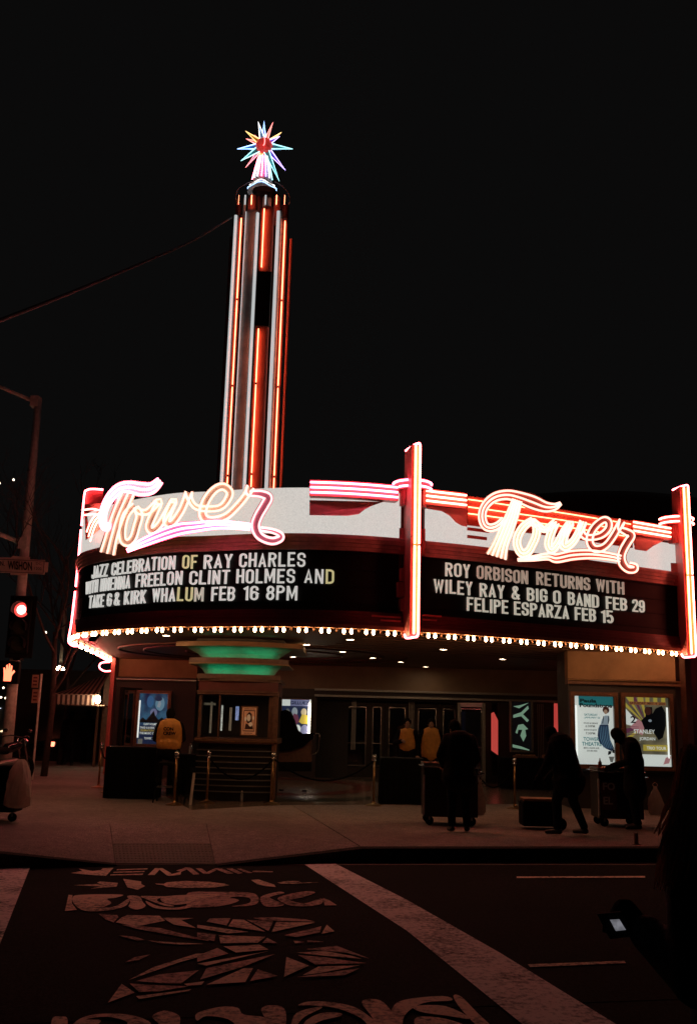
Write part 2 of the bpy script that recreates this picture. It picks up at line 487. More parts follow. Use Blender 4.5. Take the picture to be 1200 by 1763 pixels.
band = [[(235, 242), (262, 244), (258, 300), (292, 345), (210, 354)],
        blob([(262, 262), (320, 242), (600, 240), (560, 262), (500, 270), (530, 300), (470, 330), (560, 320), (640, 272), (655, 280), (620, 322), (500, 350), (350, 352), (280, 312)]),
        blob([(640, 250), (720, 252), (745, 290), (765, 320), (710, 344), (650, 326), (660, 290)]),
        blob([(735, 250), (900, 252), (1150, 236), (1000, 256), (870, 262), (850, 288), (960, 318), (900, 318), (780, 276)]),
        blob([(770, 284), (860, 322), (1000, 328), (1130, 284), (1120, 310), (1010, 342), (850, 338), (785, 312)]),
        blob([(900, 252), (1200, 238), (1280, 244), (1130, 270), (1060, 300), (960, 310), (880, 290)])]
marks('street_art_scroll', [c6(p) for p in band], M['art_light'], .003)
band2 = [blob([(-60, 215), (120, 208), (330, 212), (390, 236), (390, 280), (330, 298), (220, 302), (330, 282), (340, 250), (280, 240), (210, 244), (270, 262), (200, 290), (80, 306), (-60, 300)]),
         blob([(410, 240), (520, 208), (560, 216), (470, 240), (500, 262), (560, 290), (500, 304), (430, 296)]),
         blob([(560, 230), (700, 204), (760, 212), (690, 240), (640, 250), (600, 262), (690, 282), (800, 250), (800, 284), (720, 300), (600, 296), (520, 256)]),
         [(810, 248), (850, 262), (900, 294), (822, 296)]]
marks('street_art_scroll', [c7(p) for p in band2], M['art_dim'], .003)
star = [c6([(440, 372), (570, 382), (578, 396), (545, 432), (490, 412)]), c6([(600, 398), (640, 382), (860, 386), (900, 420), (700, 460), (560, 432)]),
        c6([(600, 448), (860, 470), (1200, 556), (1200, 560), (1000, 530), (700, 476)]), c6([(880, 400), (1100, 402), (1010, 416), (1110, 470), (960, 448)]),
        c6([(570, 520), (690, 530), (760, 552), (700, 556)]), c6([(780, 556), (900, 566), (1170, 580), (1000, 584), (860, 574)]), c6([(625, 706), (690, 672), (800, 652), (720, 690)]),
        c6([(650, 828), (820, 740), (1110, 648), (1240, 640), (1000, 706)]), c6([(700, 836), (860, 790), (1130, 762), (1010, 852), (880, 850)]),
        c6([(600, 855), (505, 985), (690, 915)]), c6([(655, 852), (780, 862), (1060, 872), (860, 906), (720, 912)]), c6([(700, 940), (1080, 892), (1060, 904), (720, 960)]),
        c6([(1140, 822), (1200, 750), (1260, 740), (1200, 800)]), c6([(1030, 855), (1170, 836), (1150, 862), (1050, 868)]),
        c7([(80, 380), (215, 378), (190, 425), (60, 400)]), c7([(230, 385), (300, 388), (440, 465), (200, 430)]), c7([(320, 388), (490, 400), (460, 462)]), c7([(510, 402), (760, 406), (480, 468)]),
        c7([(500, 372), (700, 386), (760, 400), (420, 392), (360, 376)]), c7([(0, 420), (330, 466), (200, 476), (0, 440)]), c7([(0, 470), (120, 482), (110, 526), (0, 500)]),
        c7([(140, 488), (440, 498), (390, 536), (150, 540)]), c7([(560, 488), (760, 440), (800, 430), (790, 470), (640, 500)]), c7([(835, 420), (885, 462), (800, 480)]),
        c7([(420, 536), (450, 504), (520, 540)]), c7([(620, 522), (690, 532), (630, 540)]), c7([(710, 520), (820, 530), (710, 534)]),
        c7([(170, 560), (400, 548), (460, 580), (250, 600), (200, 575)]), c7([(0, 620), (130, 570), (200, 606), (0, 660)]), c7([(0, 672), (460, 590), (330, 620), (60, 684)]),
        c7([(20, 774), (60, 700), (500, 610), (300, 690)]), c7([(60, 806), (300, 700), (360, 700), (310, 790)]), c7([(340, 784), (390, 708), (520, 750)]),
        c7([(560, 756), (575, 628), (720, 684)]), c7([(650, 616), (820, 630), (1090, 668), (760, 676)]), c7([(640, 600), (820, 590), (1000, 622), (1060, 640), (820, 620)]),
        c7([(700, 578), (900, 556), (1110, 638), (960, 600)]), c7([(680, 745), (780, 690), (1050, 682), (800, 730)]), c7([(640, 758), (1050, 700), (950, 746)])]
marks('street_art_star', star[::2], M['art_dim'], .003)
marks('street_art_star', star[1::2], M['art_light'], .0034)
low = [c6(blob([(125, 1090), (180, 1080), (225, 1090), (215, 1160), (120, 1180)])), c6(blob([(290, 1110), (400, 1068), (560, 1060), (700, 1078), (800, 1125), (760, 1180), (600, 1190), (640, 1120), (500, 1082), (350, 1100), (460, 1110), (330, 1200), (230, 1200)])),
       c6(blob([(810, 1080), (890, 1040), (990, 1070), (1000, 1130), (960, 1220), (840, 1220), (860, 1140)])), c7(blob([(0, 990), (150, 950), (260, 956), (300, 1000), (440, 1020), (470, 1080), (300, 1100), (200, 1030), (60, 1010), (0, 1040)])),
       c7(blob([(415, 960), (470, 940), (560, 960), (570, 1060), (520, 1140), (430, 1010)])), c7(blob([(600, 1080), (640, 990), (780, 950), (800, 960), (700, 1010), (650, 1060), (630, 1120), (580, 1140)])),
       c7(blob([(650, 940), (720, 916), (860, 920), (1010, 950), (1120, 1020), (1180, 1080), (1130, 1100), (1050, 1020), (900, 960), (740, 940)])), c7(blob([(700, 1040), (800, 990), (920, 990), (920, 1010), (800, 1040), (720, 1080), (680, 1100)])),
       c7(blob([(1060, 920), (1110, 900), (1200, 920), (1290, 1040), (1260, 1090), (1180, 1050), (1120, 980)]))]
def d7(pl): return [(550 + x * 650 / 1200, 1380 + y * 650 / 1200) for x, y in pl]
low += [d7(blob([(230, 660), (270, 630), (390, 618), (420, 632), (330, 640), (270, 680), (260, 740), (220, 740)])), d7(blob([(300, 650), (400, 650), (480, 690), (400, 680), (320, 668)])), d7(blob([(310, 685), (400, 690), (470, 720), (320, 720)])),
        d7(blob([(425, 618), (450, 620), (500, 670), (560, 730), (520, 730), (450, 660)])), d7(blob([(135, 640), (170, 628), (215, 660), (240, 720), (180, 740), (170, 690)]))]
marks('street_art_scroll', low, M['art_light'], .003)

# ---------------------------------------------------------------- the marquee's plan curve (left face bows out, right face runs back)
zb = 3.48
raw = [(350, 1082.3), (430, 1081.6), (500, 1082), (560, 1083.4), (620, 1085.6), (680, 1088.6), (708, 1090.3),
       (735, 1092), (800, 1096), (870, 1101), (940, 1106), (1000, 1110.6), (1080, 1117), (1165, 1124), (1200, 1127)]
S = [Vector(p) for p in ((-6.20, 22.5, 0), (-5.93, 21.5, 0), (-5.55, 20.55, 0), (-5.05, 19.88, 0), (-4.63, 19.45, 0), (-3.93, 18.86, 0), (-3.27, 18.42, 0))] + [atz(x, y, zb) for x, y in raw]
S = [Vector((p[0], p[1], 0)) for p in cat([(p.x, p.y) for p in S], 6)]
acc = [0.0]
for i in range(1, len(S)): acc.append(acc[-1] + (S[i] - S[i - 1]).length)
def _at(l_):
    for i in range(1, len(S)):
        if acc[i] >= l_: return S[i - 1].lerp(S[i], (l_ - acc[i - 1]) / (acc[i] - acc[i - 1]))
    return S[-1].copy()
S = [_at(acc[-1] * k / 220) for k in range(221)]
SN = []
for i in range(len(S)):
    t = (S[min(i + 1, len(S) - 1)] - S[max(i - 1, 0)]).normalized()
    SN.append(Vector((t.y, -t.x, 0)))
def off(o): return [S[i] + SN[i] * o for i in range(len(S))]
def hit(px, py, o=0.0):
    """where the sight line of a pixel meets the marquee wall moved out by o (world point), with the wall's index there"""
    d_ = ray(px, py); P = off(o)
    for i in range(len(P) - 1):
        a, b = P[i], P[i + 1]; ex, ey = b.x - a.x, b.y - a.y
        den = d_.x * ey - d_.y * ex
        if abs(den) < 1e-9: continue
        tt = (a.x * ey - a.y * ex) / den
        s_ = (a.x * d_.y - a.y * d_.x) / den
        if tt > 0 and -1e-6 <= s_ <= 1.000001: return CAM + d_ * tt, i + s_
    tt = (P[0].y / d_.y) if px < 400 else P[-1].y / d_.y
    return CAM + d_ * tt, (0 if px < 400 else len(P) - 1.001)
def pm(px, py, o=0.0): return hit(px, py, o)[0]
def at_i(f, o):
    P = off(o); i = min(int(f), len(P) - 2); return P[i].lerp(P[i + 1], f - i)
def nrm(f): i = min(int(f), len(S) - 2); return SN[i].lerp(SN[i + 1], f - i).normalized()
def band_mb(x0, x1, z0, z1, o0, o1, yref=None, mb=None):
    """solid following the marquee curve between two photo columns"""
    yr = yref or (1240 - (z0 + z1 - 3.76) / 2 * 94)
    f0, f1 = hit(x0, yr, o1)[1], hit(x1, yr, o1)[1]
    n = max(2, int((f1 - f0) / 3) + 1)
    mb = mb or MB(); vs = []
    for k in range(n + 1):
        f = f0 + (f1 - f0) * k / n
        a, b = at_i(f, o0), at_i(f, o1)
        vs += [(a.x, a.y, z0), (b.x, b.y, z0), (b.x, b.y, z1), (a.x, a.y, z1)]
    fs = []
    for k in range(n):
        q = 4 * k
        for a, b in ((0, 1), (1, 2), (2, 3), (3, 0)): fs.append((q + a, q + b, q + 4 + b, q + 4 + a))
    fs += [(3, 2, 1, 0), (4 * n, 4 * n + 1, 4 * n + 2, 4 * n + 3)]
    return mb.add(vs, fs)
def line_z(x0, x1, z, o, n=20):
    yr = 1240 - (z - 1.88) * 94
    f0, f1 = hit(x0, yr, o)[1], hit(x1, yr, o)[1]
    return [Vector((*at_i(f0 + (f1 - f0) * k / n, o).xy, z)) for k in range(n + 1)]

mar = thing('theatre_marquee', (0, 20, 0), 'curved theatre marquee with white painted-glow band, black letterboards and a rim of light bulbs', 'marquee')
X0, XM, X1 = 131, 706, 1170
band_mb(X0, X1, 3.50, 6.10, -.5, -.03).build('marquee_body', M['dark_red'], mar)
band_mb(132, 690, 5.225, 6.10, -.028, .02).build('glowing_band', M['white_band'], mar)
band_mb(733, 1172, 5.225, 5.86, -.028, .02).build('glowing_band', M['white_band'], mar)
# ribbed valance between band and letterboard
for z0, z1, o_ in ((5.150, 5.220, .10), (5.078, 5.145, .08), (5.006, 5.073, .06), (4.935, 5.001, .045)):
    band_mb(X0, X1, z0, z1, -.03, o_).build('rib', M['rib_paint'], mar)
lb0 = band_mb(133, 686, 3.83, 4.928, -.03, .012).build('letterboard', M['black_gloss'], mar)
lb1 = band_mb(728, 1166, 3.83, 4.928, -.03, .012).build('letterboard', M['black_gloss'], mar)
for lb, a, b in ((lb0, 134, 684), (lb1, 730, 1164)):
    for zr in (4.885, 4.575, 4.268, 3.955):
        band_mb(a, b, zr, zr + .010, .013, .022).build('letter_rail', M['black'], lb)
for z0, z1, o_ in ((3.765, 3.825, .05), (3.70, 3.76, .07), (3.635, 3.695, .09), (3.57, 3.63, .11)):
    band_mb(X0, X1, z0, z1, -.03, o_).build('rib', M['dark_red'], mar)
band_mb(X0, X1, 3.50, 3.566, -.3, .15).build('bulb_lip', M['tan'], mar)
# small proud louvres in the lower trim
for x in list(range(170, 360, 32)) + [655]:
    band_mb(x, x + 15, 3.71, 3.75, .071, .085).build('louvre', M['dark_red'], mar)
for x0_, x1_, z in ((640, 690, 3.73), (655, 690, 3.66), (728, 760, 3.80), (728, 752, 3.72)):
    band_mb(x0_, x1_, z, z + .03, .091, .115).build('louvre', M['red_paint'], mar)
# stepped red fronts with three tubes each
def step(x0, x1, z0, z1, o1, tubes, m_, r=.019, cap=None, tm='neon_magenta'):
    b = band_mb(x0, x1, z0, z1, .021, o1).build('stepped_front', m_, mar)
    for z in tubes:
        MB().tube(line_z(x0 + 1, x1 - 1, z, o1 + .035), r).build('neon_tube', M[tm], b, smooth=True)
    return b
step(533, 686, 5.90, 6.20, .22, (6.15, 6.055, 5.96), M['red_paint'])
step(733, 804, 5.90, 6.20, .22, (6.15, 6.055, 5.96), M['red_paint'], tm='neon_orange')
step(805, 1086, 5.62, 6.20, .06, (6.12, 5.97, 5.84), M['red_paint'], .011, tm='neon_thin')
step(1087, 1152, 5.90, 6.20, .16, (6.15, 6.055, 5.96), M['red_paint'], tm='neon_orange')
# soft shade and reflection under the stepped fronts, shaped as rose panels
M['rose_shade'] = mat('rose_shade_paint', (.85, .42, .38), .5, var=.15)
def shade_panel(pts, o0, o1):
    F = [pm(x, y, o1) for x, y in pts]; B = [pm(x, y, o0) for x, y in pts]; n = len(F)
    return MB().add(F + B, [tuple(range(n)), tuple(range(n, 2 * n))[::-1]] + [(i, i + n, (i + 1) % n + n, (i + 1) % n) for i in range(n)]).build('rose_shade_panel', M['rose_shade'], mar)
shade_panel([(533, 861), (660, 864), (640, 871), (628, 877), (618, 885), (598, 888), (533, 887)], .021, .12)
shade_panel([(735, 866), (804, 872), (804, 907), (794, 905), (784, 899), (774, 888), (760, 880), (735, 876)], .021, .12)
shade_panel([(1088, 920), (1150, 926), (1136, 934), (1124, 940), (1112, 949), (1092, 946)], .021, .12)
for (a, b, z) in ((805, 836, 5.70), (805, 842, 5.55), (805, 838, 5.40)):
    band_mb(a, b, z - .03, z + .03, .021, .05).build('rib', M['red_paint'], mar)
# left end: curling coves beside the script
for i, (r_, z) in enumerate(((0, 5.86), (1, 5.77), (2, 5.68))):
    pts = cat([(150 + i * 3, 916 + i * 8), (156 + i * 3, 900 + i * 6), (166 + i * 2, 887 + i * 5), (184, 878 + i * 6)], 5)
    MB().tube([pm(x, y, .12) for x, y in pts], .016).build('neon_tube', M['neon_orange'], mar, smooth=True)
for i in range(2):
    MB().tube([pm(x, y, .2) for x, y in ((143, 878 + i * 9), (160, 876 + i * 9), (174, 879 + i * 9))], .018).build('neon_tube', M['neon_rose'], mar, smooth=True)
shade_panel([(146, 868), (178, 866), (180, 905), (160, 922), (148, 930)], -.02, .05)
# returning left side under which the bulbs run back to the wall
pl = Vector((-6.20, 22.5, zb)); pw = atz(200, 1138, zb)
MB().slab([(pl.x, pl.y, 3.50), (pw.x, pw.y, 3.50), (pw.x, pw.y, 6.1), (pl.x, pl.y, 6.1)], (.25, .03, 0)).build('side_wall', M['dark_red'], mar)

# bulbs: two lit, one unlit
bl = MB().ell((0, 0, -.05), (.028, .028, .046), 10, 8).mesh('light_bulb', M['bulb'], smooth=True)
bo = MB().ell((0, 0, -.032), (.020, .020, .034), 8, 6).mesh('light_bulb', M['bulb_off'], smooth=True)
L_ = [0]; P_ = off(.08)
for i in range(1, len(P_)): L_.append(L_[-1] + (P_[i] - P_[i - 1]).length)
def along(s):
    for i in range(1, len(P_)):
        if L_[i] >= s: return P_[i - 1].lerp(P_[i], (s - L_[i - 1]) / (L_[i] - L_[i - 1]))
    return P_[-1]
s = .10; n = 0; end = L_[-1] - .32
while s < end:
    p = along(s)
    place('light_bulb', bl if n % 3 < 2 else bo, mar, (p.x, p.y, 3.497))
    s += .136; n += 1
for k in range(26):
    p = pl.lerp(pw, (k + .5) / 26)
    place('light_bulb', bl if k % 3 < 2 else bo, mar, (p.x - .02, p.y, 3.497))

# ---------------------------------------------------------------- marquee letters
def text_mesh(s_, bold=.02, extrude=0.0):
    cu = bpy.data.curves.new('t', 'FONT'); cu.body = s_; cu.offset = bold; cu.extrude = extrude; cu.resolution_u = 3
    o = bpy.data.objects.new('t', cu); C.objects.link(o)
    bpy.context.view_layer.update()
    me = bpy.data.meshes.new_from_object(o.evaluated_get(bpy.context.evaluated_depsgraph_get()))
    bpy.data.objects.remove(o); bpy.data.curves.remove(cu)
    return me
LM = {}
M['letter'] = glow('white_changeable_letter', (.84, .83, .78), .60)
M['letter_yellow'] = glow('yellowed_changeable_letter', (.80, .74, .36), .56)
M['letter_dim'] = glow('browned_changeable_letter', (.62, .47, .36), .42)
M['letter_cream'] = glow('cream_changeable_letter', (.78, .74, .60), .50)
# condensed block capitals drawn as constant-width strokes (h = 1)
def _arc(cx, cy, rx, ry, a0, a1, n=8): return [(cx + rx * math.cos(math.radians(a0 + (a1 - a0) * k / n)), cy + ry * math.sin(math.radians(a0 + (a1 - a0) * k / n))) for k in range(n + 1)]
TH = .125
def glyph_strokes(ch):
    w_ = {'I': .16, 'M': .62, 'W': .66, '1': .28, '&': .54, 'J': .42, 'L': .42, 'E': .43, 'F': .42}.get(ch, .48)
    q = TH / 2; L, R, B, T = q, w_ - q, q, 1 - q; c = w_ / 2; rx = (R - L) / 2; ry = .17; m_ = .5
    top = _arc(c, T - ry, rx, ry, 0, 180); bot = _arc(c, B + ry, rx, ry, 180, 360)
    P = [(L, 0), (L, T), (c, T)] + _arc(c, T - .2, rx, .2, 90, -90)[1:] + [(L, T - .4)]
    g_ = {
        'O': [top + bot + [top[0]]], '0': [top + bot + [top[0]]],
        'C': [[(R, T - .31)] + top + bot + [(R, B + .31)]],
        'G': [[(R, T - .31)] + top + bot + [(R, m_ - .06), (c, m_ - .06)]],
        'J': [[(R, 1), (R, B + ry)] + _arc(c, B + ry, rx, ry, 0, -180)[1:] + [(L, B + .27)]],
        'U': [[(L, 1), (L, B + ry)] + bot[1:] + [(R, 1)]],
        'D': [[(L, B), (L, T), (c - .03, T)] + _arc(c - .03, T - ry, R - c + .03, ry, 90, 0)[1:] + _arc(c - .03, B + ry, R - c + .03, ry, 0, -90) + [(L, B)]],
        'P': [P], 'R': [P, [(c, T - .4), (R, 0)]],
        'B': [[(L, B), (L, T), (c, T)] + _arc(c, T - .2, rx * .95, .2, 90, -90)[1:] + [(L, T - .4)], [(c, T - .4)] + _arc(c, (T - .4 + B) / 2, rx, (T - .4 - B) / 2, 90, -90)[1:] + [(L, B)]],
        'S': [[(R, T - .27), (R, T - ry)] + top[1:] + [(L, T - .24), (L + .03, m_ + .07), (R - .03, m_ - .07), (R, B + .24)] + _arc(c, B + ry, rx, ry, 0, -180) + [(L, B + .27)]],
        'E': [[(w_, T), (L, T), (L, B), (w_, B)], [(L, m_), (w_ - .05, m_)]], 'F': [[(w_, T), (L, T), (L, 0)], [(L, m_), (w_ - .06, m_)]],
        'H': [[(L, 0), (L, 1)], [(R, 0), (R, 1)], [(L, m_), (R, m_)]], 'I': [[(c, 0), (c, 1)]],
        'K': [[(L, 0), (L, 1)], [(R - .01, 1), (L, .40)], [(L + .10, .52), (R, 0)]], 'L': [[(L, 1), (L, B), (w_, B)]],
        'M': [[(L, 0), (L, 1)], [(R, 0), (R, 1)], [(L + .02, 1), (c, .22), (R - .02, 1)]], 'N': [[(L, 0), (L, 1)], [(R, 0), (R, 1)], [(L + .01, 1), (R - .01, 0)]],
        'T': [[(0, T), (w_, T)], [(c, 0), (c, T)]], 'V': [[(L, 1), (c, B), (R, 1)]], 'W': [[(L, 1), (w_ * .28, B), (c, .90), (w_ * .72, B), (R, 1)]],
        'Y': [[(L, 1), (c, .44), (R, 1)], [(c, 0), (c, .46)]], 'Z': [[(0, T), (R, T), (L, B), (w_, B)]], 'A': [[(L, 0), (c, T), (R, 0)], [(L + .05, .28), (R - .05, .28)]],
        '&': [[(R + .02, 0), (L + .07, .70)] + _arc(c - .03, T - .14, rx * .6, .14, 170, -60) + [(L + .02, .36)] + _arc(c - .04, B + .15, rx * .85, .15, 180, 330) + [(R, .38)]],
        '1': [[(w_ - q, 0), (w_ - q, T), (0.02, T - .16)]],
        '2': [[(L, T - .27)] + _arc(c, T - ry, rx, ry, 180, 0) + [(R, T - .28), (L, B + .04), (L, B), (w_, B)]],
        '5': [[(R, T), (L, T), (L, .54), (c, .60)] + _arc(c, .60 - (.60 - B) / 2, rx, (.60 - B) / 2, 80, -160)],
        '6': [[(R, T - .25)] + top + [(L, B + ry)] + bot[1:] + [(R, .42)] + _arc(c, .42, rx, .14, 0, 180)],
        '9': [[(L, B + .25)] + _arc(c, B + ry, rx, ry, 180, 360) + [(R, T - ry)] + top[1:] + [(L, .58)] + _arc(c, .58, rx, .14, 180, 360)],
        '8': [_arc(c, T - .20, rx * .92, .20, -90, 270, 14), _arc(c, B + .235, rx, .235, 90, 450, 14)],
    }[ch]
    return g_, w_
def glyph_ribbon(pts):
    n = len(pts); Lf, Rt = [], []
    closed = abs(pts[0][0] - pts[-1][0]) + abs(pts[0][1] - pts[-1][1]) < 1e-6
    if closed: pts = pts[:-1]; n -= 1
    for i in range(n):
        a = pts[(i - 1) % n] if (closed or i > 0) else None; b = pts[i]; c = pts[(i + 1) % n] if (closed or i < n - 1) else None
        ds = []
        for p, q_ in ((a, b), (b, c)):
            if p is None or q_ is None: continue
            dx, dy = q_[0] - p[0], q_[1] - p[1]; l_ = math.hypot(dx, dy) or 1; ds.append((dx / l_, dy / l_))
        if len(ds) == 1: nx, ny = -ds[0][1], ds[0][0]; k = 1
        else:
            nx, ny = -(ds[0][1] + ds[1][1]), ds[0][0] + ds[1][0]; l_ = math.hypot(nx, ny) or 1; nx /= l_; ny /= l_
            k = min(1.9, 1 / max(.3, nx * -ds[0][1] + ny * ds[0][0]))
        Lf.append((b[0] + nx * TH / 2 * k, b[1] + ny * TH / 2 * k)); Rt.append((b[0] - nx * TH / 2 * k, b[1] - ny * TH / 2 * k))
    fs = [(i, (i + 1) % n, n + (i + 1) % n, n + i) for i in range(n if closed else n - 1)]
    return Lf + Rt, fs, closed
def letter_mesh(ch, mk):
    if (ch, mk) not in LM:
        g_, wd = glyph_strokes(ch); b = MB()
        for si, st in enumerate(g_):
            vs, fs, closed = glyph_ribbon(st); n = len(vs); m_ = n // 2; y0 = -.030 - si * .0012
            V = [(x - wd / 2, y0, min(1, max(0, y)) - .5) for x, y in vs] + [(x - wd / 2, 0, min(1, max(0, y)) - .5) for x, y in vs]
            F = [f for f in fs]
            for i in range(m_ if closed else m_ - 1):
                j = (i + 1) % m_; F += [(i, j, n + j, n + i), (m_ + i, m_ + j, n + m_ + j, n + m_ + i)]
            if not closed: F += [(0, m_, n + m_, n), (m_ - 1, n - 1, 2 * n - 1, n + m_ - 1)]
            b.add(V, F)
        LM[(ch, mk)] = b.mesh('letter', M[mk])
    return LM[(ch, mk)]
def word(lb, s_, x0, x1, z, h, mk='letter', special=None):
    o = .028; yr = 1240 - (z - 1.88) * 94
    f0, f1 = hit(x0, yr, o)[1], hit(x1, yr, o)[1]
    ws = [glyph_strokes(c_)[1] for c_ in s_]; gp_ = .13; tot = sum(ws) + gp_ * (len(s_) - 1)
    A, B = at_i(f0, o), at_i(f1, o); L = (B - A).length; sx = L / tot
    cur = 0
    for i, c_ in enumerate(s_):
        m_ = cur + ws[i] / 2; cur += ws[i] + gp_
        f = f0 + (f1 - f0) * m_ / tot
        p = at_i(f, o + .002); nn = nrm(f)
        k_ = special.get(i, mk) if special else mk
        jz = random.uniform(-.006, .006)
        place('letter', letter_mesh(c_, k_), lb, (p.x, p.y, z + jz), (0, random.uniform(-.012, .012), math.atan2(nn.x, -nn.y)), (sx, 1, h))
Z1, Z2, Z3 = 4.735, 4.435, 4.12
h = .262
for a in (("JAZZ", 162, 188, Z1), ("CELEBRATION", 195, 303, Z1), ("OF", 315, 340, Z1, 'letter_yellow'), ("RAY", 352, 401, Z1), ("CHARLES", 413, 526, Z1),
          ("WITH", 151, 171, Z2), ("NNENNA", 176, 226, Z2), ("FREELON", 236, 315, Z2), ("CLINT", 327, 396, Z2), ("HOLMES", 408, 508, Z2), ("AND", 524, 575, Z2, 'letter', {2: 'letter_yellow'}),
          ("TAKE", 156, 181, Z3), ("6", 187, 194, Z3), ("&", 199, 208, Z3), ("KIRK", 216, 253, Z3), ("WHALUM", 264, 351, Z3, 'letter', {3: 'letter_yellow', 4: 'letter_yellow', 5: 'letter_cream'}), ("FEB", 365, 405, Z3), ("16", 420, 445, Z3), ("8PM", 459, 512, Z3)):
    word(lb0, a[0], a[1], a[2], a[3], h, *(a[4:]))
for a in (("ROY", 766, 808, 4.725, 'letter_cream'), ("ORBISON", 820, 907, 4.725, 'letter_dim'), ("RETURNS", 922, 1013, 4.725, 'letter_dim'), ("WITH", 1024, 1071, 4.725, 'letter_dim'),
          ("WILEY", 746, 812, 4.392, 'letter_cream'), ("RAY", 825, 867, 4.392, 'letter_cream'), ("&", 880, 893, 4.392, 'letter_cream'), ("BIG", 906, 940, 4.392, 'letter_cream'), ("O", 951, 963, 4.392, 'letter_cream'), ("BAND", 976, 1028, 4.392, 'letter_cream'), ("FEB", 1041, 1076, 4.392, 'letter_cream'), ("29", 1086, 1106, 4.392, 'letter_cream'),
          ("FELIPE", 803, 873, 4.098, 'letter_cream'), ("ESPARZA", 884, 977, 4.098, 'letter_cream'), ("FEB", 988, 1023, 4.098, 'letter_cream'), ("15", 1033, 1053, 4.098, 'letter_cream')):
    word(lb1, a[0], a[1], a[2], a[3], h, *(a[4:]))
# ---------------------------------------------------------------- script signs
def strokes(conv, lst):
    return [[(*conv(p[0], p[1]), p[2]) for p in st] for st in lst]
def ribbon_sign(name, label, st_list, faces, side, tubes, o_back=.10, o_face=.46):
    t = thing(name, pm(st_list[0][1][0], st_list[0][1][1], .3), label, 'script sign', 'neon script signs on the marquee')
    for si, st in enumerate(st_list):
        P = [(q_[0], q_[1], q_[2] * 1.5 + .8) for q_ in cat(st, 6)]; n = len(P)
        Lf, Rt = [], []
        for i in range(n):
            a, b = P[max(i - 1, 0)], P[min(i + 1, n - 1)]
            dx, dy = b[0] - a[0], b[1] - a[1]; l_ = math.hypot(dx, dy) or 1
            nx, ny = -dy / l_, dx / l_
            Lf.append((P[i][0] + nx * P[i][2] / 2, P[i][1] + ny * P[i][2] / 2)); Rt.append((P[i][0] - nx * P[i][2] / 2, P[i][1] - ny * P[i][2] / 2))
        vs = []; fs = []; mi = []
        for i in range(n):
            of = o_face + .004 * si + .02 * i / n
            vs += [pm(*Lf[i], o_back), pm(*Lf[i], of), pm(*Rt[i], of), pm(*Rt[i], o_back)]
        for i in range(n - 1):
            q = 4 * i
            for k_, (a, b) in enumerate(((0, 1), (1, 2), (2, 3), (3, 0))):
                fs.append((q + a, q + b, q + 4 + b, q + 4 + a)); mi.append(1 if k_ == 1 else 0)
        fs += [(3, 2, 1, 0), (4 * n - 4, 4 * n - 3, 4 * n - 2, 4 * n - 1)]; mi += [0, 0]
        b = MB(); b.add(vs, fs); b.m = mi
        body = b.build('script_stroke', [side, faces[si]], t)
        kind, cnt = tubes[si]
        offs = {1: (0,), 2: (-.33, .33), 3: (-.36, 0, .36), 5: (-.40, -.2, 0, .2, .40)}[cnt]
        for q in offs:
            path = []
            for i in range(n):
                c = (P[i][0] + (Lf[i][0] - P[i][0]) * 2 * q, P[i][1] + (Lf[i][1] - P[i][1]) * 2 * q)
                path.append(pm(*c, o_face + .004 * si + .02 * i / n + .032))
            MB().tube(path, .0205, 6).build('neon_tube', M[kind], body, smooth=True)
    return t
M['face_red'] = mat('script_face_red', (.50, .085, .06), .4, var=.15)
M['face_cream'] = mat('script_face_cream', (.85, .74, .60), .4, var=.15)
M['face_pink'] = mat('script_face_pink', (.60, .22, .34), .4, var=.15)
M['side_orange'] = mat('script_side_orange', (.90, .52, .12), .4, var=.2)
M['side_red'] = mat('script_side_red', (.60, .10, .05), .4, var=.2)
cA = lambda x, y: (160 + x / 6.667, 810 + y / 6.667)
cB = lambda x, y: (320 + x / 6.667, 810 + y / 6.667)
cC = lambda x, y: (810 + x / 7.5, 830 + y / 7.5)
cD = lambda x, y: (940 + x / 6.667, 850 + y / 6.667)
left = strokes(cA, [
    [(175, 600, 5), (165, 650, 8), (125, 630, 9), (118, 520, 9), (150, 400, 10), (220, 285, 12), (310, 205, 13), (420, 190, 15), (560, 215, 17), (680, 200, 14), (775, 115, 9)],
    [(410, 250, 17), (350, 380, 18), (275, 560, 17), (215, 760, 17), (165, 955, 20)],
    [(480, 400, 8), (390, 500, 10), (345, 650, 10), (345, 790, 10), (400, 830, 10), (465, 770, 10), (505, 640, 10), (535, 520, 10), (500, 430, 9), (530, 470, 8), (630, 470, 8), (760, 355, 10),
     (690, 520, 11), (645, 640, 10), (680, 690, 10), (760, 630, 9), (850, 480, 9), (930, 345, 10), (865, 500, 10), (850, 600, 10), (915, 600, 9), (1010, 470, 9), (1060, 360, 9), (1100, 250, 10)],
]) + strokes(cB, [
    [(35, 250, 11), (55, 340, 7), (120, 420, 7), (250, 440, 8), (390, 425, 8), (470, 350, 9), (505, 250, 10), (430, 185, 10), (340, 215, 10), (255, 310, 11), (205, 420, 11), (195, 510, 11), (245, 565, 11), (350, 565, 10),
     (480, 515, 9), (600, 400, 9), (690, 290, 9), (745, 190, 11)],
    [(745, 185, 12), (725, 255, 8), (860, 268, 10), (945, 310, 12), (905, 400, 12), (835, 520, 12), (800, 630, 12), (830, 730, 11), (900, 785, 10), (1000, 810, 10), (1085, 780, 9), (1085, 735, 7), (1000, 695, 6), (860, 670, 5)],
]) + [[(*cA(400, 920), 3), (*cA(560, 835), 10), (*cA(800, 735), 14), (*cA(1000, 672), 15), (*cB(100, 650), 13), (*cB(350, 622), 11), (*cB(560, 630), 9), (*cB(740, 648), 8)]]
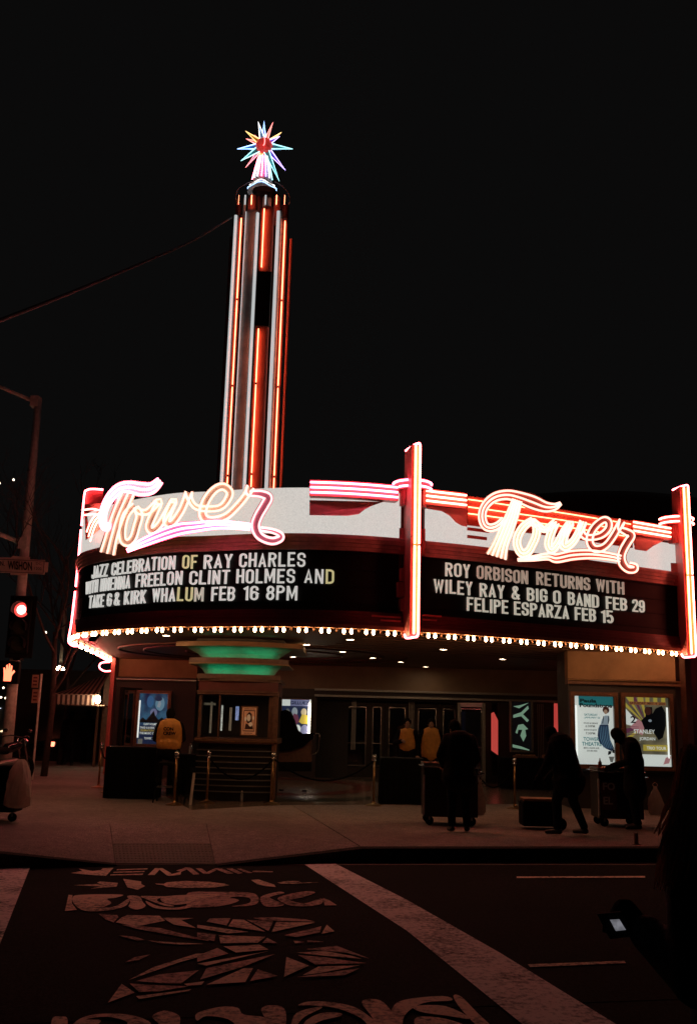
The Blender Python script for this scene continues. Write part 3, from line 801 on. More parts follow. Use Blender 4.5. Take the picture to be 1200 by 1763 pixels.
ribbon_sign('script_sign', 'pink and amber neon Tower script on the bowed left face, above the JAZZ CELEBRATION board', left,
            [M['face_cream'], M['face_cream'], M['face_cream'], M['face_cream'], M['face_pink'], M['face_pink']], M['side_orange'],
            [('neon_magenta', 3), ('neon_script', 3), ('neon_script', 2), ('neon_script', 2), ('neon_blush', 2), ('neon_magenta', 3)])
right = strokes(cC, [
    [(430, 480, 7), (350, 560, 9), (260, 590, 10), (185, 560, 10), (150, 460, 10), (165, 350, 10), (235, 250, 11), (340, 185, 12), (480, 165, 13), (620, 195, 15), (800, 260, 18), (960, 320, 14), (1080, 320, 9), (1160, 275, 3)],
    [(600, 235, 12), (545, 400, 15), (470, 600, 17), (390, 800, 19), (335, 965, 26)],
    [(800, 490, 8), (690, 570, 10), (615, 690, 10), (600, 810, 10), (655, 915, 10), (740, 900, 10), (800, 800, 10), (845, 690, 10), (850, 570, 10), (800, 510, 9), (870, 560, 8), (960, 610, 8), (1105, 515, 10)],
]) + strokes(cD, [
    [(110, 330, 10), (60, 440, 10), (25, 570, 10), (60, 640, 10), (120, 590, 9), (200, 440, 9), (275, 340, 10), (215, 460, 10), (190, 570, 10), (225, 610, 10), (300, 560, 9), (370, 450, 9), (425, 320, 10)],
    [(425, 320, 9), (405, 420, 8), (440, 490, 8), (540, 500, 8), (640, 470, 9), (710, 400, 9), (715, 325, 9), (660, 300, 9), (570, 365, 10), (510, 460, 10), (500, 560, 10), (545, 625, 10), (620, 630, 10), (700, 580, 9), (780, 470, 9), (845, 350, 9), (870, 310, 9)],
    [(870, 320, 9), (850, 400, 7), (920, 440, 10), (975, 480, 11), (930, 560, 11), (880, 650, 11), (860, 730, 11), (880, 810, 11), (940, 870, 9), (1010, 870, 9), (1020, 830, 6), (960, 810, 5)],
]) + [[(*cC(610, 1005), 2), (*cC(800, 985), 6), (*cC(1000, 960), 9), (*cD(120, 740), 12), (*cD(300, 705), 13), (*cD(500, 695), 12), (*cD(700, 715), 10), (*cD(850, 745), 9)]]
ribbon_sign('script_sign', 'red and rose neon Tower script on the straight right face, above the ROY ORBISON board', right,
            [M['face_red'], M['face_cream'], M['face_cream'], M['face_cream'], M['face_red'], M['face_red'], M['face_red']], M['side_red'],
            [('neon_script', 3), ('neon_script', 5), ('neon_script', 3), ('neon_script', 3), ('neon_script', 2), ('neon_script', 2), ('neon_script', 3)])

# ---------------------------------------------------------------- neon pylons
def rect(a, b, hw):
    d_ = (b - a); d_.z = 0; d_.normalize(); n_ = Vector((d_.y, -d_.x, 0)) * hw
    return [a + n_, b + n_, b - n_, a - n_]
def pylon(label, bx, fx, ybot, ytop, o_f, hw, colx, coly, cr_):
    bk = pm(bx, (ybot + ytop) / 2, .0); F = aty(fx, (ybot + ytop) / 2, (pm(fx, 1000, o_f)).y)
    zb_ = aty(fx, ybot, F.y).z; zt = aty(fx, ytop, F.y).z
    t = thing('neon_pylon', (F.x, F.y, zb_), label, 'neon pylon', 'neon outlined pylons on the marquee')
    bk = Vector((bk.x, bk.y, 0)); F = Vector((F.x, F.y, 0)); d_ = (F - bk).normalized(); sd = Vector((-d_.y, d_.x, 0))
    if sd.x > 0: sd = -sd                                        # sd points to photo left
    b = MB().prism([(p.x, p.y) for p in rect(bk, F, hw)], zb_, zt).build('fin', M['red_paint'], t)
    MB().prism([(p.x, p.y) for p in rect(F + d_ * .002, F + d_ * .02, hw * .55)], zb_ + .05, zt - .03).build('face_plate', M['side_orange'], t)
    def v(l, f, z): p = F + sd * l + d_ * f; return Vector((p.x, p.y, z))
    for l in (-hw * .72, hw * .25):
        zm = zb_ + (zt - zb_) * .47
        for z0_, z1_ in ((zb_ + .02, zm - .04), (zm + .0, zt - .02)):
            MB().tube([v(l, .045, z0_), v(l, .045, z1_)], .019).build('neon_tube', M['neon_rose'] if l < 0 else M['neon_orange'], b, smooth=True)
    dl = (F - bk).length
    MB().tube(cat([v(-hw * .7, .045, zt - .04), v(-hw * .6, .03, zt + .025), v(0, -.05, zt + .03), v(hw * .6, -dl * .5, zt + .03), v(hw, -dl * .85, zt + .03)], 5), .019).build('neon_tube', M['neon_pink'], b, smooth=True)
    MB().tube(cat([v(-hw * .7, .045, zb_ + .04), v(-hw * .5, .03, zb_ - .02), v(0, -.02, zb_ - .03), v(hw, -dl * .4, zb_ - .03), v(hw * 1.1, -dl * .6, zb_ + .04)], 5), .019).build('neon_tube', M['neon_pink'], b, smooth=True)
    # fluted column behind the fin, and the collar of two rings
    cc = pm(colx, coly, .02)
    zc0, zc1 = 5.225, aty(colx, coly, cc.y).z
    col = MB(); N_ = 32
    prof = []
    for k in range(N_ * 2):
        a = math.pi * k / N_; r_ = cr_ * (1 if k % 4 < 3 else .93)
        prof.append((cc.x + r_ * math.cos(a), cc.y + r_ * math.sin(a)))
    col.prism(prof, zc0 + .62, zc1); colo = col.build('fluted_column', M['red_paint'], t)
    MB().prism([(p.x, p.y) for p in rect(Vector((cc.x, cc.y + .2, 0)), Vector((cc.x, cc.y - cr_ * .45, 0)), cr_ * .9)], 4.93, zc0 + .20).build('column_foot', M['red_paint'], t)
    for dz in (-.02, -.13):
        pts = []
        for k in range(21):
            a = math.radians(175 + 190 * k / 20)
            r_ = cr_ * 1.35
            q = Vector((cc.x + r_ * math.cos(a), cc.y + r_ * math.sin(a), zc1 + dz))
            pts.append(q)
        MB().tube(pts, .02).build('neon_tube', M['neon_magenta'] if fx < 900 else M['neon_rose'], colo, smooth=True)
    MB().lathe([(cr_ * 1.28, -.17), (cr_ * 1.28, .02)], (cc.x, cc.y, zc1), 24).build('collar', M['red_paint'], t)
    return t
pylon('tall central pink neon pylon with a two ringed collar, between the two letterboards', 702, 715, 1094, 766, .62, .085, 710, 832, .27)
pylon('neon pylon at the right end of the marquee, beside the red building wall', 1169, 1184, 1128, 838, .45, .10, 1163, 893, .27)
# stepped blocks left of the central pylon
t = [o for o in C.objects if o.name == 'neon_pylon'][0]
for (x0_, z0_, z1_) in ((690, 4.43, 4.66), (685, 4.12, 4.40), (689, 3.87, 4.09)):
    f0 = hit(x0_, 1000, .1)[1]; a, b = at_i(f0, .013), at_i(f0, .12); c_, d_ = at_i(hit(700, 1000, .1)[1], .12), at_i(hit(700, 1000, .1)[1], .013)
    MB().prism([(p.x, p.y) for p in (a, b, c_, d_)], z0_, z1_).build('stepped_block', M['red_paint'], t)
# left pylon: a plate seen side on, outlined by one long tube
YL = 21.7
t = thing('neon_pylon', aty(125, 1105, YL), 'neon outlined fin at the far left end of the marquee, over the striped awning', 'neon pylon', 'neon outlined pylons on the marquee')
def L3(x, y, Y=YL): return aty(x, y, Y)
out = [(150, 846), (178, 846), (178, 900), (156, 930), (150, 1000), (140, 1100), (124, 1104), (138, 960)]
MB().slab([L3(*p) for p in out], (0, .12, 0)).build('fin', M['red_paint'], t)
tb = [(178, 843), (160, 842), (150, 844), (146, 852), (141, 905), (136, 960), (128, 1035), (120, 1100), (121, 1108), (128, 1112)]
fo = [o for o in t.children][0]
MB().tube([L3(x, y, YL - .04) for x, y in cat(tb[:5], 4)], .021).build('neon_tube', M['neon_pink'], fo, smooth=True)
MB().tube([L3(x, y, YL - .04) for x, y in [(140, 912), (136, 960), (131, 1010)]], .021).build('neon_tube', M['neon_pink'], fo, smooth=True)
MB().tube([L3(x, y, YL - .04) for x, y in cat([(130, 1018), (124, 1070), (119, 1100), (121, 1108), (128, 1112), (142, 1112)], 4)], .021).build('neon_tube', M['neon_pink'], fo, smooth=True)
MB().tube([L3(x, y, YL - .02) for x, y in [(155, 975), (149, 1010), (142, 1050), (134, 1094)]], .014).build('neon_tube', M['neon_rose'], fo, smooth=True)
a, b = L3(142, 1112), Vector((pw.x - .12, pw.y - .3, 3.43))
MB().tube([a, b], .021).build('neon_tube', M['neon_pink'], fo, smooth=True)
MB().tube(cat([tuple(b), tuple(b + Vector((-.22, -.1, -.04))), tuple(b + Vector((-.27, -.1, -.17))), tuple(b + Vector((-.12, -.1, -.28))), tuple(b + Vector((.1, -.1, -.27)))], 6), .021).build('neon_tube', M['neon_pink'], fo, smooth=True)

# ---------------------------------------------------------------- the tower
TY = 23.5
M['wood_light'] = mat('rusty_hoop', (.5, .28, .2), .5, var=.3)
tcx = (-3.21 - 1.80) / 2; ztop = 15.0
tow = thing('tower_spire', (tcx, TY + .7, 5.6), 'tall fluted spire of red and silver fins with orange neon lines, rising over the marquee', 'tower')
cy = TY + .65
MB().prism([(tcx + .36 * math.cos(a), cy + .36 * math.sin(a)) for a in [2 * math.pi * k / 24 for k in range(24)]], 5.4, ztop).build('core', M['dark_wall'], tow)
def fin(cx, cyy, r, z0, z1, m_, nm='fin', ax=1.0, ay=1.0, n=14):
    return MB().lathe([(r, z0), (r, z1 - r * .5), (r * .8, z1 - r * .15), (r * .4, z1)], (cx, cyy, 0), n, sx=ax, sy=ay).build(nm, m_, tow, smooth=False)
def tx(px, py=600):    # world x of a column of the photo at the tower's face; heights converge, so use row 835
    return aty(px, 835, TY).x
def finpx(x0, x1, dy, m_, z1=ztop, z0=5.4, tubepx=None, nm='fin', segs=(), tm='neon_tower', ay=1.0):
    a, b = aty(x0, 835, TY + dy).x, aty(x1, 835, TY + dy).x
    r = (b - a) / 2; cx = (a + b) / 2
    f = fin(cx, TY + dy + r * ay, r, z0, z1, m_, nm, 1, ay)
    if tubepx:
        X = aty(tubepx, 835, TY + dy).x
        yy = TY + dy + r * ay - math.sqrt(max(0, r * r - (X - cx) ** 2)) * ay - .065
        for (s0, s1) in (segs or ((z0, z1 - .12),)):
            zz = s0
            while zz < s1 - .05:
                z2 = min(zz + 2.35, s1)
                MB().tube([(X, yy, zz + .015), (X, yy, z2 - .015)], .0125, 6).build('neon_tube', M[tm], f, smooth=True)
                MB().box((X, yy, z2), (.035, .035, .06)).build('tube_bracket', M['alu'], f)
                zz = z2
    return f
finpx(378, 386, .28, M['silver_fin'], 14.85)
finpx(385, 395, .12, M['red_fin'], 14.90, tubepx=392)
finpx(398, 423, .02, M['silver_fin'], 15.0, ay=.3)
finpx(427, 451, -.10, M['red_fin'], 15.05, z0=5.4, tubepx=433, segs=((5.4, 11.6), (13.25, 14.95)), ay=.18)
finpx(456, 466, .0, M['silver_fin'], 15.0, tubepx=None)
finpx(467, 477, .12, M['red_fin'], 14.85, tubepx=472)
finpx(481, 487, .22, M['red_fin'], 14.3)
finpx(372, 377, .75, M['dark_red'], 14.6)
# glowing tubes added as the pale streaks that light the silver fins
for px_, dy in ((382, .26), (421.5, .10), (459, -.02), (400, .04)):
    X = aty(px_, 835, TY + dy).x
    MB().tube([(X, TY + dy - .06, 5.4), (X, TY + dy - .06, 14.9)], .042 if px_ != 400 else .012, 8).build('streak_tube', M['streak_tube'], tow, smooth=True)
# dark break in the middle fin where its tube is out
a, b = aty(426, 835, TY).x, aty(452, 835, TY).x
MB().prism([(a, TY - .16), (b, TY - .16), (b, TY + .1), (a, TY + .1)], 11.65, 13.15).build('unlit_panel', M['dark_wall'], tow)
# second tier
for i, (xa, xb, m_) in enumerate(((405, 415, 'dark_red'), (418, 423, 'silver_fin'), (426, 441, 'red_fin'), (444, 450, 'dark_red'), (452, 458, 'silver_fin'), (459, 467, 'silver_fin'), (470, 482, 'red_fin'), (484, 497, 'dark_red'))):
    A_, B_ = aty(xa, 345, TY + .35).x, aty(xb, 345, TY + .35).x
    r = (B_ - A_) / 2
    fin((A_ + B_) / 2, TY + .35 + r + .15 * abs(i - 3.5) / 3.5, r, 14.8, aty(450, 338 if 0 < i < 7 else 345, TY + .4).z - .0 + (.1 if m_ == 'red_fin' else 0), M[m_], 'cap_fin')
for px_, mk, r_ in ((422, 'streak_tube', .022), (457, 'streak_tube', .022), (433, 'neon_tower', .011), (476, 'neon_tower', .011), (490, 'neon_tower', .006), (411, 'neon_tower', .004)):  # short tubes added to light the cap fins
    p_ = aty(px_, 352, TY + .22); q_ = aty(px_, 336, TY + .22)
    MB().tube([p_, (p_.x, p_.y, q_.z)], r_, 6).build('added_cap_tube', M[mk], tow, smooth=True)
hc = aty(453, 330, TY + .7)
bz0, bz1, bz2 = aty(455, 331, TY + .65).z, aty(455, 313, TY + .65).z, aty(455, 272, TY + .65).z
for hp_ in ([(409, 354), (406, 338), (411, 325), (424, 316), (438, 311)], [(474, 313), (488, 322), (499, 338), (498, 352)]):
    MB().tube([aty(x, y, TY + .45) for x, y in cat(hp_, 5)], .013, 6).build('hoop', M['wood_light'], tow, smooth=True)
MB().lathe([(.24, 15.05), (.26, bz0 - .1), (.34, bz0)], (tcx, cy, 0), 20).build('cap_drum', M['dark_wall'], tow)

# star finial
sy_ = TY + .65
sc_ = aty(455, 252, sy_)
star_t = thing('star_finial', (sc_.x, sc_.y, 15.4), 'spiked neon star in blue, gold and violet on top of the spire', 'finial')
MB().lathe([(.40, bz0), (.36, bz0 + .09), (.29, bz1 - .05), (.25, bz1)], (sc_.x, sc_.y, 0), 20).build('bell_base', M['neon_blue_glow'] if 'neon_blue_glow' in M else M['white_plastic'], star_t, smooth=True)
M['lilac_enamel'] = mat('lilac_enamel', (.62, .52, .66), .3, var=.1)
st = MB().lathe([(.27, bz1), (.22, bz1 * .65 + bz2 * .35), (.17, bz1 * .3 + bz2 * .7), (.12, bz2)], (sc_.x, sc_.y, 0), 10).build('stem_cone', M['lilac_enamel'], star_t)
for k in range(-3, 4):
    an = math.radians(-90 + k * 24)
    MB().tube([(sc_.x + .29 * math.cos(an), sc_.y + .29 * math.sin(an), bz1 + .01), (sc_.x + .145 * math.cos(an), sc_.y + .145 * math.sin(an), bz2)], .013, 6).build('neon_tube', M[['neon_magenta', 'neon_white', 'neon_white', 'neon_magenta', 'neon_violet', 'neon_white', 'neon_cyan'][k + 3]], st, smooth=True)
for dz, m_ in ((bz0 + .06, 'neon_blue'), (bz0 + .15, 'neon_white')):
    r = .41 - (dz - bz0) * .55
    MB().tube([(sc_.x + r * 1.03 * math.cos(a), sc_.y + r * 1.03 * math.sin(a), dz + .04 * math.cos(a * 4)) for a in [2 * math.pi * k / 40 for k in range(40)]], .011, 6, closed=True).build('neon_tube', M[m_], star_t, smooth=True)
M['ball'] = glow('red_star_globe', (1.0, .06, .05), .42, base=(.5, .05, .04), grain=.4, gscale=6)
ball = MB().ell(sc_, (.24, .24, .24), 20, 14).build('star_ball', M['ball'], star_t, smooth=True)
MB().tube([sc_ + Vector((.0 + .13 * math.sin(a) * .3, -.25, .13 * math.cos(a))) for a in [math.pi * k / 8 for k in range(9)]], .012, 6).build('neon_tube', M['neon_red'], ball, smooth=True)
M['spike_blue'] = mat('blue_enamel', (.2, .42, .75), .35, var=.1)
M['spike_gold'] = mat('gold_enamel', (.8, .55, .2), .35, var=.1)
M['spike_violet'] = mat('violet_enamel', (.3, .2, .7), .35, var=.1)
M['spike_teal'] = mat('teal_enamel', (.25, .62, .62), .35, var=.1)
spikes = [((445, 211), 'neon_white', 'spike_blue', 9), ((455, 210), 'neon_blue', 'spike_violet', 7), ((470, 212), 'neon_red', 'spike_gold', 6), ((484, 229), 'neon_gold', 'spike_gold', 6),
          ((481, 236), 'neon_violet', 'spike_violet', 8), ((503, 257), 'neon_cyan', 'spike_teal', 11), ((491, 293), 'neon_violet', 'spike_violet', 9), ((481, 312), 'neon_cyan', 'spike_teal', 10),
          ((437, 307), 'neon_gold', 'spike_gold', 5), ((424, 288), 'neon_red', 'spike_violet', 6), ((416, 277), 'neon_cyan', 'spike_teal', 11), ((410, 257), 'neon_blue', 'spike_blue', 11),
          ((425, 240), 'neon_red', 'spike_gold', 8), ((424, 227), 'neon_gold', 'spike_gold', 9), ((439, 234), 'neon_red', 'dark_red', 5)]
for i, (tp_, nm_, em_, wd) in enumerate(spikes):
    dyy = [-.12, .1, .15, .12, -.1, 0, .1, -.15, .1, .15, -.05, .05, .1, -.1, .2][i]
    T_ = aty(tp_[0], tp_[1], sy_ + dyy); dr = (T_ - sc_); Ln = dr.length; dr.normalize()
    pr = dr.cross(Vector((0, -1, 0))).normalized() * (wd * .0135 / 2 * 1.1); nn = dr.cross(pr).normalized()
    A0 = sc_ + dr * .20
    b = MB(); th = nn * .035
    vs = [A0 + pr + th, A0 - pr + th, A0 - pr - th, A0 + pr - th, T_]
    b.add(vs, [(0, 1, 2, 3), (0, 4, 1), (1, 4, 2), (2, 4, 3), (3, 4, 0)])
    s_ = b.build('spike', M[em_], star_t)
    fy = Vector((0, -.045, 0))
    MB().tube([A0 + pr + fy, T_ + fy * .4 + dr * .01, A0 - pr + fy], .014, 6).build('neon_tube', M[nm_], s_, smooth=True)
# ---------------------------------------------------------------- theatre building behind and under the marquee
bld = thing('theatre_building', (0, 31, 0), 'dark art deco theatre front with recessed lobby doors below the marquee', 'building')
zc = 3.50
pf = off(-.32)
ceil_poly = [(p.x, p.y) for p in pf]
ce = MB().prism(ceil_poly + [(9.2, 31), (-7.0, 31)], zc, zc + .08).build('soffit', M['ceiling'], bld)
# concentric raised mouldings round the booth head
cx0, cy0 = -2.05, 24.5
for i, rr in enumerate((1.9, 2.9, 3.5)):
    n_ = 56
    MB().tube([(cx0 + rr * 1.05 * math.cos(2 * math.pi * k / n_), cy0 + .8 + rr * 1.0 * math.sin(2 * math.pi * k / n_), zc - .005) for k in range(n_)], .030, 6, closed=True).build('soffit_moulding', M['wood'], ce, smooth=True)
for i in range(7):
    P = off(-.7 - i * .55)
    pts = [(p.x, p.y, zc - .004) for p in P[len(P) * 11 // 20:: 3]]
    MB().tube(pts, .011, 5).build('soffit_bead', M['wood'], ce, smooth=True)
dl_ring = MB().lathe([(.105, -.012), (.085, -.02), (.085, .0)], n=16).mesh('downlight_ring', M['alu'])
dl_lens = MB().lathe([(.08, -.012), (.0, -.016)], n=16).mesh('lens', M['downlight'])
for x, y in ((287, 1093), (590, 1121), (642, 1132), (505, 1130), (495, 1138), (528, 1109), (603, 1100), (690, 1139), (733, 1147), (865, 1134), (763, 1117)):
    p = atz(x, y, zc)
    r_ = place('downlight', dl_ring, ce, (p.x, p.y, zc)); place('lens', dl_lens, ce, (p.x, p.y, zc))
# floor of the lobby, polished
fl = [atz(330, 1394, .184), atz(480, 1386, .184), atz(650, 1385, .184), atz(900, 1384, .184), atz(1000, 1386, .184)]
F_ = [(p.x, p.y) for p in fl] + [(9, 24), (9, 36), (-6.0, 36), (-5.2, 26)]
lf = struct(MB().prism(F_, .12, .184).build('lobby_floor', M['terrazzo']))
def ringm(c, r0, r1, sx, m_, z):
    b = MB(); n_ = 48; vs = []
    for k in range(n_):
        a = 2 * math.pi * k / n_
        vs += [(c.x + r0 * sx * math.cos(a), c.y + r0 * math.sin(a), z), (c.x + r1 * sx * math.cos(a), c.y + r1 * math.sin(a), z)]
    b.add(vs, [(2 * k, 2 * k + 1, (2 * k + 3) % (2 * n_), (2 * k + 2) % (2 * n_)) for k in range(n_)])
    return struct(b.build('floor_inlay', m_))
ic = atz(470, 1352, .188)
ringm(ic, 2.6, 3.3, .8, M['terrazzo_red'], .188)
ringm(ic, 4.2, 5.0, .8, M['terrazzo_green'], .188)
ringm(atz(830, 1345, .188), 1.6, 2.3, 1.2, M['terrazzo_red'], .189)

# back wall with stepped header over the doors
def W(x, y, Y): return aty(x, y, Y)
def panel(x0, x1, z0, z1, Y, t_, m_, name='wall_panel', parent=None, yr=1240):
    a, b = W(x0, yr, Y).x, W(x1, yr, Y).x
    return MB().bbox((a, Y, z0), (b, Y + t_, z1)).build(name, m_, parent or bld)
panel(215, 1010, 2.78, 3.50, 30.0, .3, M['ceiling'], 'wall')
panel(540, 985, 2.74, 2.80, 29.85, .15, M['alu'], 'header_moulding')
panel(540, 985, 2.63, 2.73, 29.93, .1, M['dark_wall'], 'header_moulding')
panel(540, 985, 2.56, 2.62, 29.85, .15, M['alu'], 'header_moulding')
panel(285, 545, .18, 2.78, 30.0, .3, M['dark_wall'], 'wall')
panel(960, 1010, .18, 2.78, 29.9, .3, M['dark_wall'], 'wall')
panel(540, 600, .18, 2.56, 31.0, .2, M['dark_wall'], 'wall')
panel(545, 965, 2.50, 2.78, 30.3, .9, M['dark_wall'], 'door_head')
panel(545, 965, .184, .30, 31.35, .1, M['dark_wall'], 'sill')
# dim lobby interior behind the doors
panel(560, 970, .18, 2.9, 36.0, .2, M['dark_wall'], 'lobby_wall')
M['red_lit'] = glow('red_lit_panel', (1.0, .09, .08), .42)  # red-lit spots of the porch given their own glow
def red_panel(pts, Y, nm='red_lit_patch'):
    P = [W(x, y, Y) for x, y in pts]
    return MB().slab(P, (0, .08, 0)).build(nm, M['red_lit'], bld)
red_panel([(777, 1232), (792, 1228), (794, 1250), (790, 1268), (779, 1262)], 34.5)
red_panel([(846, 1228), (850, 1226), (857, 1240), (857, 1300), (846, 1292)], 29.4)
red_panel([(954, 1211), (962, 1211), (962, 1266), (954, 1266)], 29.2)
red_panel([(967, 1222), (970, 1222), (970, 1262), (967, 1262)], 29.2)
# doors
def door(x0, x1, Y, fm='alu', gm='glass_dark', rz=0.0, z1=2.48):
    a, b = W(x0, 1240, Y), W(x1, 1240, Y); wd = (b.x - a.x) / math.cos(rz); z0 = .20
    fr = Matrix.Rotation(rz, 3, 'Z'); o_ = Vector((a.x, Y, 0))
    def q(u, v, z): return o_ + fr @ Vector((u, v, 0)) + Vector((0, 0, z))
    m = MB(); s_ = .09
    m.bar(q(s_ / 2, 0, z0), q(s_ / 2, 0, z1), s_, .05); m.bar(q(wd - s_ / 2, 0, z0), q(wd - s_ / 2, 0, z1), s_, .05)
    m.bar(q(s_, 0, z1 - .06), q(wd - s_, 0, z1 - .06), .048, .12); m.bar(q(s_, 0, z0 + .13), q(wd - s_, 0, z0 + .13), .048, .26)
    d_ = m.build('door', M[fm], bld)
    MB().bar(q(s_, 0, (z0 + z1) / 2), q(wd - s_, 0, (z0 + z1) / 2), .012, z1 - z0 - .5).build('pane', M[gm], d_)
    b2 = MB(); e_ = [q(s_ + .02, -.03, z0 + .32), q(wd - s_ - .02, -.03, z0 + .32), q(wd - s_ - .02, -.03, z1 - .18), q(s_ + .02, -.03, z1 - .18)]
    for i in range(4): b2.bar(e_[i], e_[(i + 1) % 4], .022)
    b2.build('glazing_bead', M['chrome'], d_)
    b3 = MB(); b3.bar(q(s_, -.09, 1.2), q(wd - s_, -.09, 1.2), .03); b3.bar(q(s_ + .03, -.09, 1.2), q(s_ + .03, 0, 1.2), .025); b3.bar(q(wd - s_ - .03, -.09, 1.2), q(wd - s_ - .03, 0, 1.2), .025)
    b3.build('push_bar', M['chrome'], d_)
    return d_
M['door_frame'] = mat('dark_bronze_frame', (.035, .03, .026), .4, .6, var=.2)
for x0_, x1_ in ((592, 636), (636, 662)): door(x0_, x1_, 31.2, 'door_frame')
door(664, 703, 31.2, 'door_frame'); door(714, 756, 31.2, 'door_frame'); door(757, 788, 31.2, 'door_frame')
door(788, 830, 29.9, 'alu', rz=math.radians(-38))
# fluted metal pilasters between the doors
for x0_, x1_, Y in ((605, 613, 30.9), (703, 713, 30.9), (924, 936, 29.5)):
    a, b = W(x0_, 1240, Y).x, W(x1_, 1240, Y).x
    for i in range(4):
        MB().bar((a + (b - a) * (i + .5) / 4, Y, .2 if Y < 30.5 else 1.0), (a + (b - a) * (i + .5) / 4, Y, 2.5), .020, .03).build('pilaster_flute', M['alu'], bld)
panel(832, 846, .18, 2.56, 30.2, .3, M['dark_wall'], 'wall'); panel(857, 950, .18, 2.56, 30.2, .3, M['dark_wall'], 'wall')

# left front wall
YWL = 29.4
panel(199, 335, 2.98, 3.50, YWL, .3, M['tan'], 'fascia')
panel(190, 335, 2.86, 2.97, YWL - .08, .3, M['dark_wall'], 'header_moulding')
panel(190, 335, .18, 2.86, YWL, .3, M['dark_wall'], 'wall')
panel(190, 335, 2.895, 2.925, YWL - .11, .03, M['alu'], 'header_moulding')
MB().prism([(W(189, 1240, YWL).x, YWL - .3), (W(196, 1240, YWL).x, YWL - .3), (W(196, 1240, YWL).x, YWL + .3), (W(189, 1240, YWL).x, YWL + .3)], .18, 3.5).build('corner_pilaster', M['red_paint'], bld)
# right front wall, nearly under the edge
YWR = 21.6
def panR(x0, x1, z0, z1, dy, t_, m_, name, par=None):
    a = W(x0, 1250, YWR - dy); b = W(x1, 1250, YWR - dy)
    return MB().bbox((a.x, YWR - dy, z0), (b.x, YWR - dy + t_, z1)).build(name, m_, par or bld)
panR(979, 1166, 2.90, 3.50, 0, .3, M['tan'], 'fascia')
panR(979, 1175, 2.78, 2.895, .07, .3, M['wood'], 'header_moulding')
panR(979, 1175, 2.86, 2.88, .10, .03, M['brass'], 'header_moulding')
panR(979, 1165, .18, 2.78, 0, .3, M['dark_wall'], 'wall')
panR(979, 1165, .18, .95, .05, .05, M['dark_wall'], 'plinth')
a = W(979, 1250, YWR)
MB().bbox((a.x, YWR + .3, .18), (a.x + .2, YWR + 1.1, 3.5)).build('return_wall', M['dark_wall'], bld)
# neighbouring wall beyond the right pylon
nb = thing('neighbouring_building', (9.3, 23.5, 0), 'plain red lit wall at the right edge, past the last neon pylon', 'building')
q = W(1186, 1100, 22.4)
MB().bbox((q.x, 22.4, .18), (q.x + 8, 24.4, W(1190, 917, 22.4).z)).build('wall', M['dark_red'], nb)
MB().bbox((q.x - .02, 22.3, W(1190, 917, 22.4).z), (q.x + 8, 24.5, W(1190, 912, 22.4).z)).build('coping', M['dark_red'], nb)
q0, q1 = W(1171, 1200, 21.8), W(1181, 1200, 21.8)
MB().bbox((q0.x, 21.8, .18), (q1.x, 22.1, 3.5)).build('downpipe', M['wood'], nb)
# stage house roof, a dim dome behind the right face
dm = thing('auditorium_roof', (6.5, 42, 6), 'dim low domed auditorium roof behind the right script sign', 'roof')
dc = W(1040, 900, 44)
MB().lathe([(8.6, dc.z - 3), (8.5, dc.z + .1), (7.2, dc.z + .75), (4.5, dc.z + 1.15), (0.01, dc.z + 1.25)], (dc.x, 44 + 4, 0), 40).build('dome', M['dark_red'], dm, smooth=True)

# ---------------------------------------------------------------- poster cases
def lam(col, s): return glow('print_ink', col, s, base=tuple(c * .5 for c in col))
INK = {k: lam(c, s) for k, (c, s) in {
    'white': ((.80, .84, .80), .66), 'teal': ((.03, .22, .24), .5), 'black': ((.006, .006, .008), .3), 'navy': ((.02, .035, .10), .4), 'blue': ((.05, .16, .36), .5), 'skyb': ((.18, .36, .50), .5),
    'pale': ((.45, .54, .62), .4), 'yellow': ((.62, .48, .08), .5), 'plum': ((.18, .05, .10), .45), 'brown': ((.10, .03, .02), .35), 'pink': ((.60, .28, .30), .5), 'grey': ((.22, .22, .20), .4),
    'skin': ((.50, .32, .22), .45), 'green': ((.30, .52, .36), .42), 'orange': ((.45, .17, .06), .4), 'cream': ((.60, .52, .36), .45), 'lilac': ((.26, .28, .50), .42), 'denim': ((.03, .05, .11), .4)}.items()}
def cloudy(name, c1, c2, s, sc2=4):
    m = glow(name, c1, s, base=c1); N = m.node_tree.nodes; L = m.node_tree.links; b = N['Principled BSDF']
    tc = N.new('ShaderNodeTexCoord'); nz = N.new('ShaderNodeTexNoise'); nz.inputs['Scale'].default_value = sc2; nz.inputs['Detail'].default_value = 5
    cr = N.new('ShaderNodeValToRGB'); cr.color_ramp.elements[0].position = .38; cr.color_ramp.elements[1].position = .64
    cr.color_ramp.elements[0].color = (*c1, 1); cr.color_ramp.elements[1].color = (*c2, 1)
    L.new(tc.outputs['Object'], nz.inputs['Vector']); L.new(nz.outputs['Fac'], cr.inputs['Fac']); L.new(cr.outputs['Color'], b.inputs['Emission Color'])
    return m
INK['cloud'] = cloudy('blue_cloud_print', (.008, .02, .08), (.07, .22, .38), .40, 3.2)
INK['dimcloud'] = cloudy('dim_grey_print', (.01, .012, .012), (.10, .11, .10), .3, 4)
INK['gold'] = cloudy('amber_grey_print', (.12, .11, .08), (.34, .28, .16), .4, 4)

